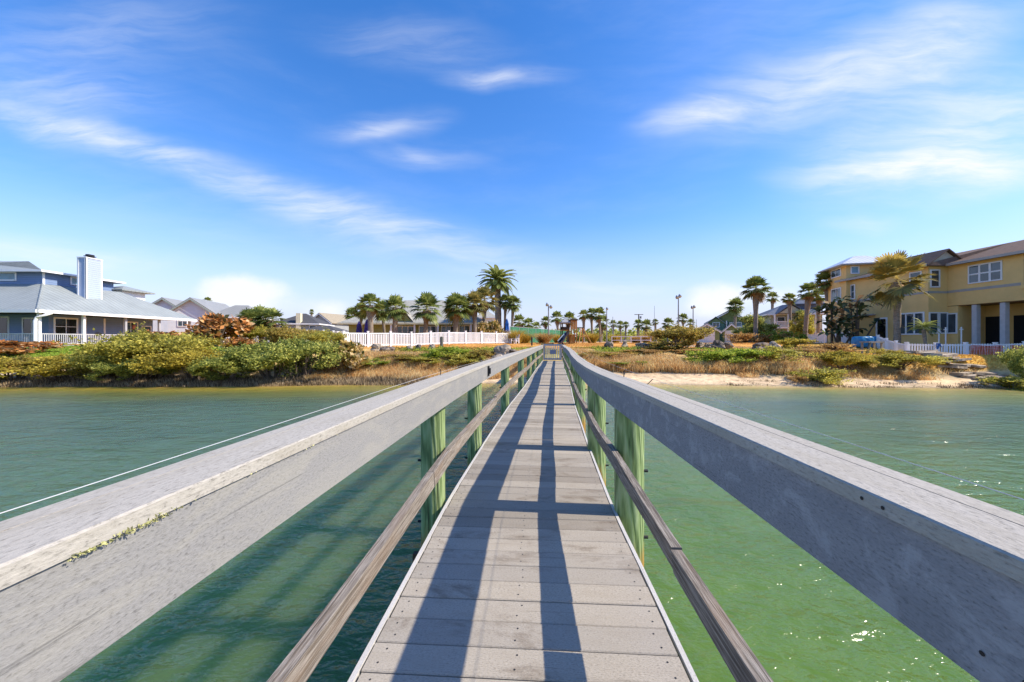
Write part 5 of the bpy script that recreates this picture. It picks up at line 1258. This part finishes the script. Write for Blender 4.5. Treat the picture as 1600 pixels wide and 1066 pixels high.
# playset
D0 = 39.; px_ = lambda p: ax(p, D0); pz = lambda y: az(y, D0); f = Frame(0, D0, 0); zb = g1(px_(888), D0)
M_oak = plain('orange_timber', (.40, .19, .05), .75, .25, 5, .3); M_dbr = plain('dark_timber', (.06, .04, .025), .8, .3, 5); M_slide = plain('navy_slide', (.012, .02, .05), .25, .1, 2, spec=.6); M_rgrey = plain('grey_canopy', (.30, .30, .30), .7, .15, 4)
o = thing('playset', (px_(890), D0, zb), 'wooden playset with tower, navy slide and swing frame on the orange lawn', 'playset')
for p in (879, 889):
    for v in (0, 1.3): MB().box(f, px_(p)-.05, px_(p)+.05, v, v+.1, zb-.1, pz(503)).build('post', M_dbr, o)
for p in (892, 900.5):
    for v in (-.2, 1.1): MB().box(f, px_(p)-.05, px_(p)+.05, v, v+.1, zb-.1, pz(499)).build('post', M_oak, o)
MB().box(f, px_(878), px_(890), -.02, 1.42, pz(516.5), pz(515.3)).build('platform', M_oak, o)
m = MB(); [m.box(f, px_(878), px_(890), -.06, -.02, pz(515.2-k*2.2), pz(513.4-k*2.2)) for k in range(2)]; m.box(f, px_(878), px_(890), 1.44, 1.48, pz(515.2), pz(510)); m.build('railing', M_dbr, o)
m = MB(); [m.box(f, px_(891.5)+k*.1, px_(891.5)+k*.1+.085, -.25, -.21, pz(515), pz(499.5)) for k in range(6)]; m.build('side_panel', M_oak, o)
hip(f, px_(877), px_(891), -.25, 1.65, pz(503.5), pz(497), .45, .95).build('roof', M_rgrey, o); hip(f, px_(891), px_(902), -.45, 1.4, pz(499.3), pz(497), .3, .925).build('roof', M_dbr, o)
m = MB(); [m.box(f, px_(889.5)+k*.12, px_(889.5)+k*.12+.1, -.12, -.08, zb+.05, pz(524)) for k in range(5)]; m.build('lower_panel', M_oak, o)
MB().box(f, px_(888), px_(900), -.5, .4, pz(524), pz(523)).build('bench', M_oak, o)
m = MB(); s0, s1 = Vector((px_(887), D0-.15, pz(521))), Vector((px_(872), D0-1.1, zb+.12))
sd = Vector((.45, -.8, 0)).normalized(); rings = []
for k in range(9):
    t = k/8; c = s0.lerp(s1, t)+Vector((0, 0, .12*math.sin(t*6.28))); rings.append(([c-sd*.28+Vector((0, 0, .16)), c-sd*.24, c+sd*.24, c+sd*.28+Vector((0, 0, .16)), c+sd*.25-Vector((0, 0, .06)), c-sd*.25-Vector((0, 0, .06))], t))
m.sweep(rings).build('slide', M_slide, o, smooth=False)
MB().tube([s0-sd*.28+Vector((0, 0, .18)), s0.lerp(s1, .5)-sd*.28+Vector((0, 0, .18)), s1-sd*.28+Vector((0, 0, .18))], .035, 6).build('slide_rim', plain('pale_blue_rim', (.30, .42, .55), .4), o)
MB().box(f, px_(901), px_(913), .3, .42, pz(513), pz(511.3)).build('swing_beam', M_dbr, o)
for a, b_ in (((909, 512, .36), (902, 536, -.9)), ((911.5, 512, .36), (923, 536.5, -.5)), ((911, 512, .36), (915, 536, 1.6))): MB().tube([(px_(a[0]), D0+a[2], pz(a[1])), (px_(b_[0]), D0+b_[2], zb-.05)], .05, 6).build('swing_leg', M_oak, o)
MB().tube([(px_(905), D0-.35, pz(526)), (px_(916), D0-.1, pz(525))], .035, 5).build('brace', M_oak, o)
for p in (903.5, 906):
    MB().tube([(px_(p), D0+.36, pz(513)), (px_(p), D0+.36, pz(529))], .012, 4).build('chain', M_dark, o)
MB().box(f, px_(903.2), px_(906.4), .26, .46, pz(530), pz(529.2)).build('swing_seat', M_dark, o)
# tarp covered stacks
M_tarp = plain('blue_tarp', (.02, .20, .42), .45, .2, 3, .5)
def lump(name, c, s, seed, mat, par=None, n=2, amp=.12, squareness=4.):
    import bmesh
    random.seed(seed); bm = bmesh.new(); bmesh.ops.create_icosphere(bm, subdivisions=n+1, radius=1); ph = [random.uniform(0, 6) for _ in range(6)]
    for v in bm.verts:
        p = v.co; k = (abs(p.x)**squareness+abs(p.y)**squareness+abs(p.z)**squareness)**(-1/squareness)
        q = p*k*(1+amp*(math.sin(p.x*3.1+ph[0])+math.sin(p.y*4.3+ph[1])+math.sin(p.z*3.7+ph[2]))/1.6+amp*.5*math.sin(p.x*9+p.y*7+ph[3])*math.sin(p.z*8+ph[4]))
        v.co = Vector((q.x*s[0], q.y*s[1], q.z*s[2]))
    me = bpy.data.meshes.new(name); bm.to_mesh(me); bm.free(); o = link(name, me, mat, par); o.location = c; return o
for px, d, w, y0, lab in ((1347, 30.5, 21, 525, 'taller stack wrapped in bright blue tarpaulin'), (1363, 31.5, 11, 525.5, 'smaller stack wrapped in blue tarpaulin')):
    x = ax(px, d); zb = g1(x, d); hh = (az(y0, d)-zb)/2; w_ = w*d/F/2
    tag(lump('tarp_stack', (x, d, zb+hh-.02), (w_*.95, .5, hh*.97), px, M_tarp, n=3, amp=.045, squareness=7), lab+' beside the yellow house yard', 'covered stack')
# wooden table frame
d = 26.5; x = ax(1369, d); zb = g1(x, d); o = thing('work_table', (x, d, zb), 'weathered wooden table frame with leaning leg in the bushes', 'table'); f = Frame(ax(1356, d), d, 4); M_gw = plain('grey_timber', (.30, .27, .22), .85, .25, 5, .3); M_gd = plain('dark_old_timber', (.10, .095, .07), .9, .3, 5)
zt = az(533.5, d); MB().box(f, 0, 1.15, -.1, .6, zt-.1, zt).build('tabletop', M_gw, o)
MB().tube([f.p(.12, -.05, zt-.1), f.p(-.4, -.25, az(557, d))], .085, 6).build('leg', M_gd, o)
for u, v in ((1.0, -.02), (1.02, .5), (.1, .5)): MB().box(f, u, u+.1, v, v+.1, zb-.2, zt-.1).build('leg', M_gw, o)
for px, y0, lab in ((1467, 515, 'short white pipe standing at the left in the yard behind the picket fence'), (1477.5, 511.5, 'tallest white pipe standing in the yard behind the picket fence'), (1502, 511, 'white pipe standing near the porch behind the picket fence')):
    d = 28.; x = ax(px, d); zb = g1(x, d); zt = az(y0, d); o = thing('white_pipe', (x, d, zb), lab, 'pipe', 'white pipes in the yard'); MB().tube([(x, d, zb-.1), (x, d, zt)], .04, 7).build('riser', WHITE2, o); MB().tube([(x-.12, d, zt-.18), (x+.14, d, zt-.18)], .035, 6).build('cross_arm', WHITE2, o)
# ------------------------------------------------------------------ rocks and slabs
def rock_mat(name, a, b):
    m, n, bs = new_mat(name, .9, .15); tc = n.add('ShaderNodeTexCoord').outputs['Object']; f = n.noise(tc, 5, 6, .7); g = n.noise(tc, 1.6, 3)
    n.link(n.mix(n.maprange(g, .45, .65), n.ramp(f, [(.3, scaled(a, .5)), (.6, a), (.8, scaled(a, 1.4))]), b), bs.inputs['Base Color']); n.link(n.bump(f, 1., .06), bs.inputs['Normal']); return m
M_rock = rock_mat('grey_rock', (.33, .28, .22), (.50, .41, .30)); M_rockd = rock_mat('dark_rock', (.17, .14, .12), (.30, .24, .18)); M_slabm = rock_mat('concrete_slab', (.33, .26, .185), (.52, .43, .32))
RL = 'boulders along the edge of the lawn'
for i, (px, y, w, hp, d, mt, lab) in enumerate((
    (588, 543, 20, 13, 27.3, 0, 'grey boulder at the left end of the row below the white fence'), (606, 548, 22, 13, 26.6, 1, 'dark low boulder second from the left below the white fence'), (640, 541, 10, 10, 28, 0, 'small pale rock below the middle of the white fence'),
    (653, 539, 10, 10, 28.2, 1, 'small dark rock beside the pale one below the white fence'), (674, 540, 11, 13, 28, 0, 'upright grey rock just left of the short post at the white fence'),
    (785, 541, 26, 24, 25.6, 0, 'large pale jagged boulder left of the pier rail'), (804, 545, 24, 14, 25.8, 1, 'dark boulder touching the pier rail on the left'), (777, 551, 20, 14, 24.9, 0, 'grey boulder in the shrubs below the jagged one'),
    (951, 538, 17, 12, 29, 1, 'lone dark boulder on the lawn edge right of the pier'), (976, 536, 12, 11, 30, 0, 'small tan rock right of the lone boulder'), (1001, 536, 18, 8, 30.5, 0, 'pale flat rock near the big round bush'), (1014, 537, 16, 9, 30, 1, 'dark rock at the left foot of the big round bush'),
    (1095, 536, 16, 11, 29.2, 0, 'pale rock just right of the big round bush'), (1108, 541, 20, 11, 28.6, 0, 'grey rock second right of the big round bush'), (1122, 541, 26, 15, 28.4, 1, 'wide dark rock above the bright green shrubs'), (1138, 540, 16, 12, 28.6, 1, 'dark rock at the right end of the cluster above the green shrubs'),
    (1187, 541, 26, 13, 28.0, 1, 'dark wide boulder beside the sandy track'), (1208, 537, 24, 15, 28.2, 0, 'pale wedge-shaped boulder beside the sandy track'), (1430, 547, 14, 6, 24.9, 0, 'small pale stone at the corner of the picket fence'))):
    x = ax(px, d); zb = g1(x, d); zc = az(y, d); w_ = w*d/F/2*.85; hh = max(hp*d/F/2*.85, .12)
    o = lump('boulder', (x, d, max(zb+hh*.35, min(zc, zb+hh*.9))), (w_, w_*.8, hh), 100+i, (M_rock, M_rockd)[mt], n=2, amp=.3, squareness=2.3); o.rotation_euler = (0, random.uniform(-.3, .3), random.uniform(0, .6)); tag(o, lab, 'boulder', RL)
random.seed(5)
for r in range(4):
    for k in range(8):
        t = (k+random.uniform(-.3, .3)+.5*(r % 2))/7.5; px = 1396+r*16+t*(190-r*10); y = 549; d = 24.3-r*.45-t*4.6+.9*t*t+random.uniform(-.15, .15)
        if px > 1600: continue
        x = ax(px, d); zb = g1(x, d); s = random.uniform(.38, .72); a0 = random.uniform(0, 6.28); n_ = random.randint(4, 6); m = MB()
        m.slab([Vector((s*math.cos(a0+6.283*j/n_)*random.uniform(.8, 1.15)*1.25, s*.7*math.sin(a0+6.283*j/n_)*random.uniform(.8, 1.15), 0)) for j in range(n_)], random.uniform(.1, .16))
        o = m.build('concrete_slab', M_slabm); o.location = (x, d, zb+.10+.05*random.random()); o.rotation_euler = (random.uniform(-.12, .22), random.uniform(-.15, .15), random.uniform(-.3, .3))
        tag(o, 'flat broken concrete slab in the stepped bank below the picket fence', 'slab', 'broken slabs in the stepped bank')
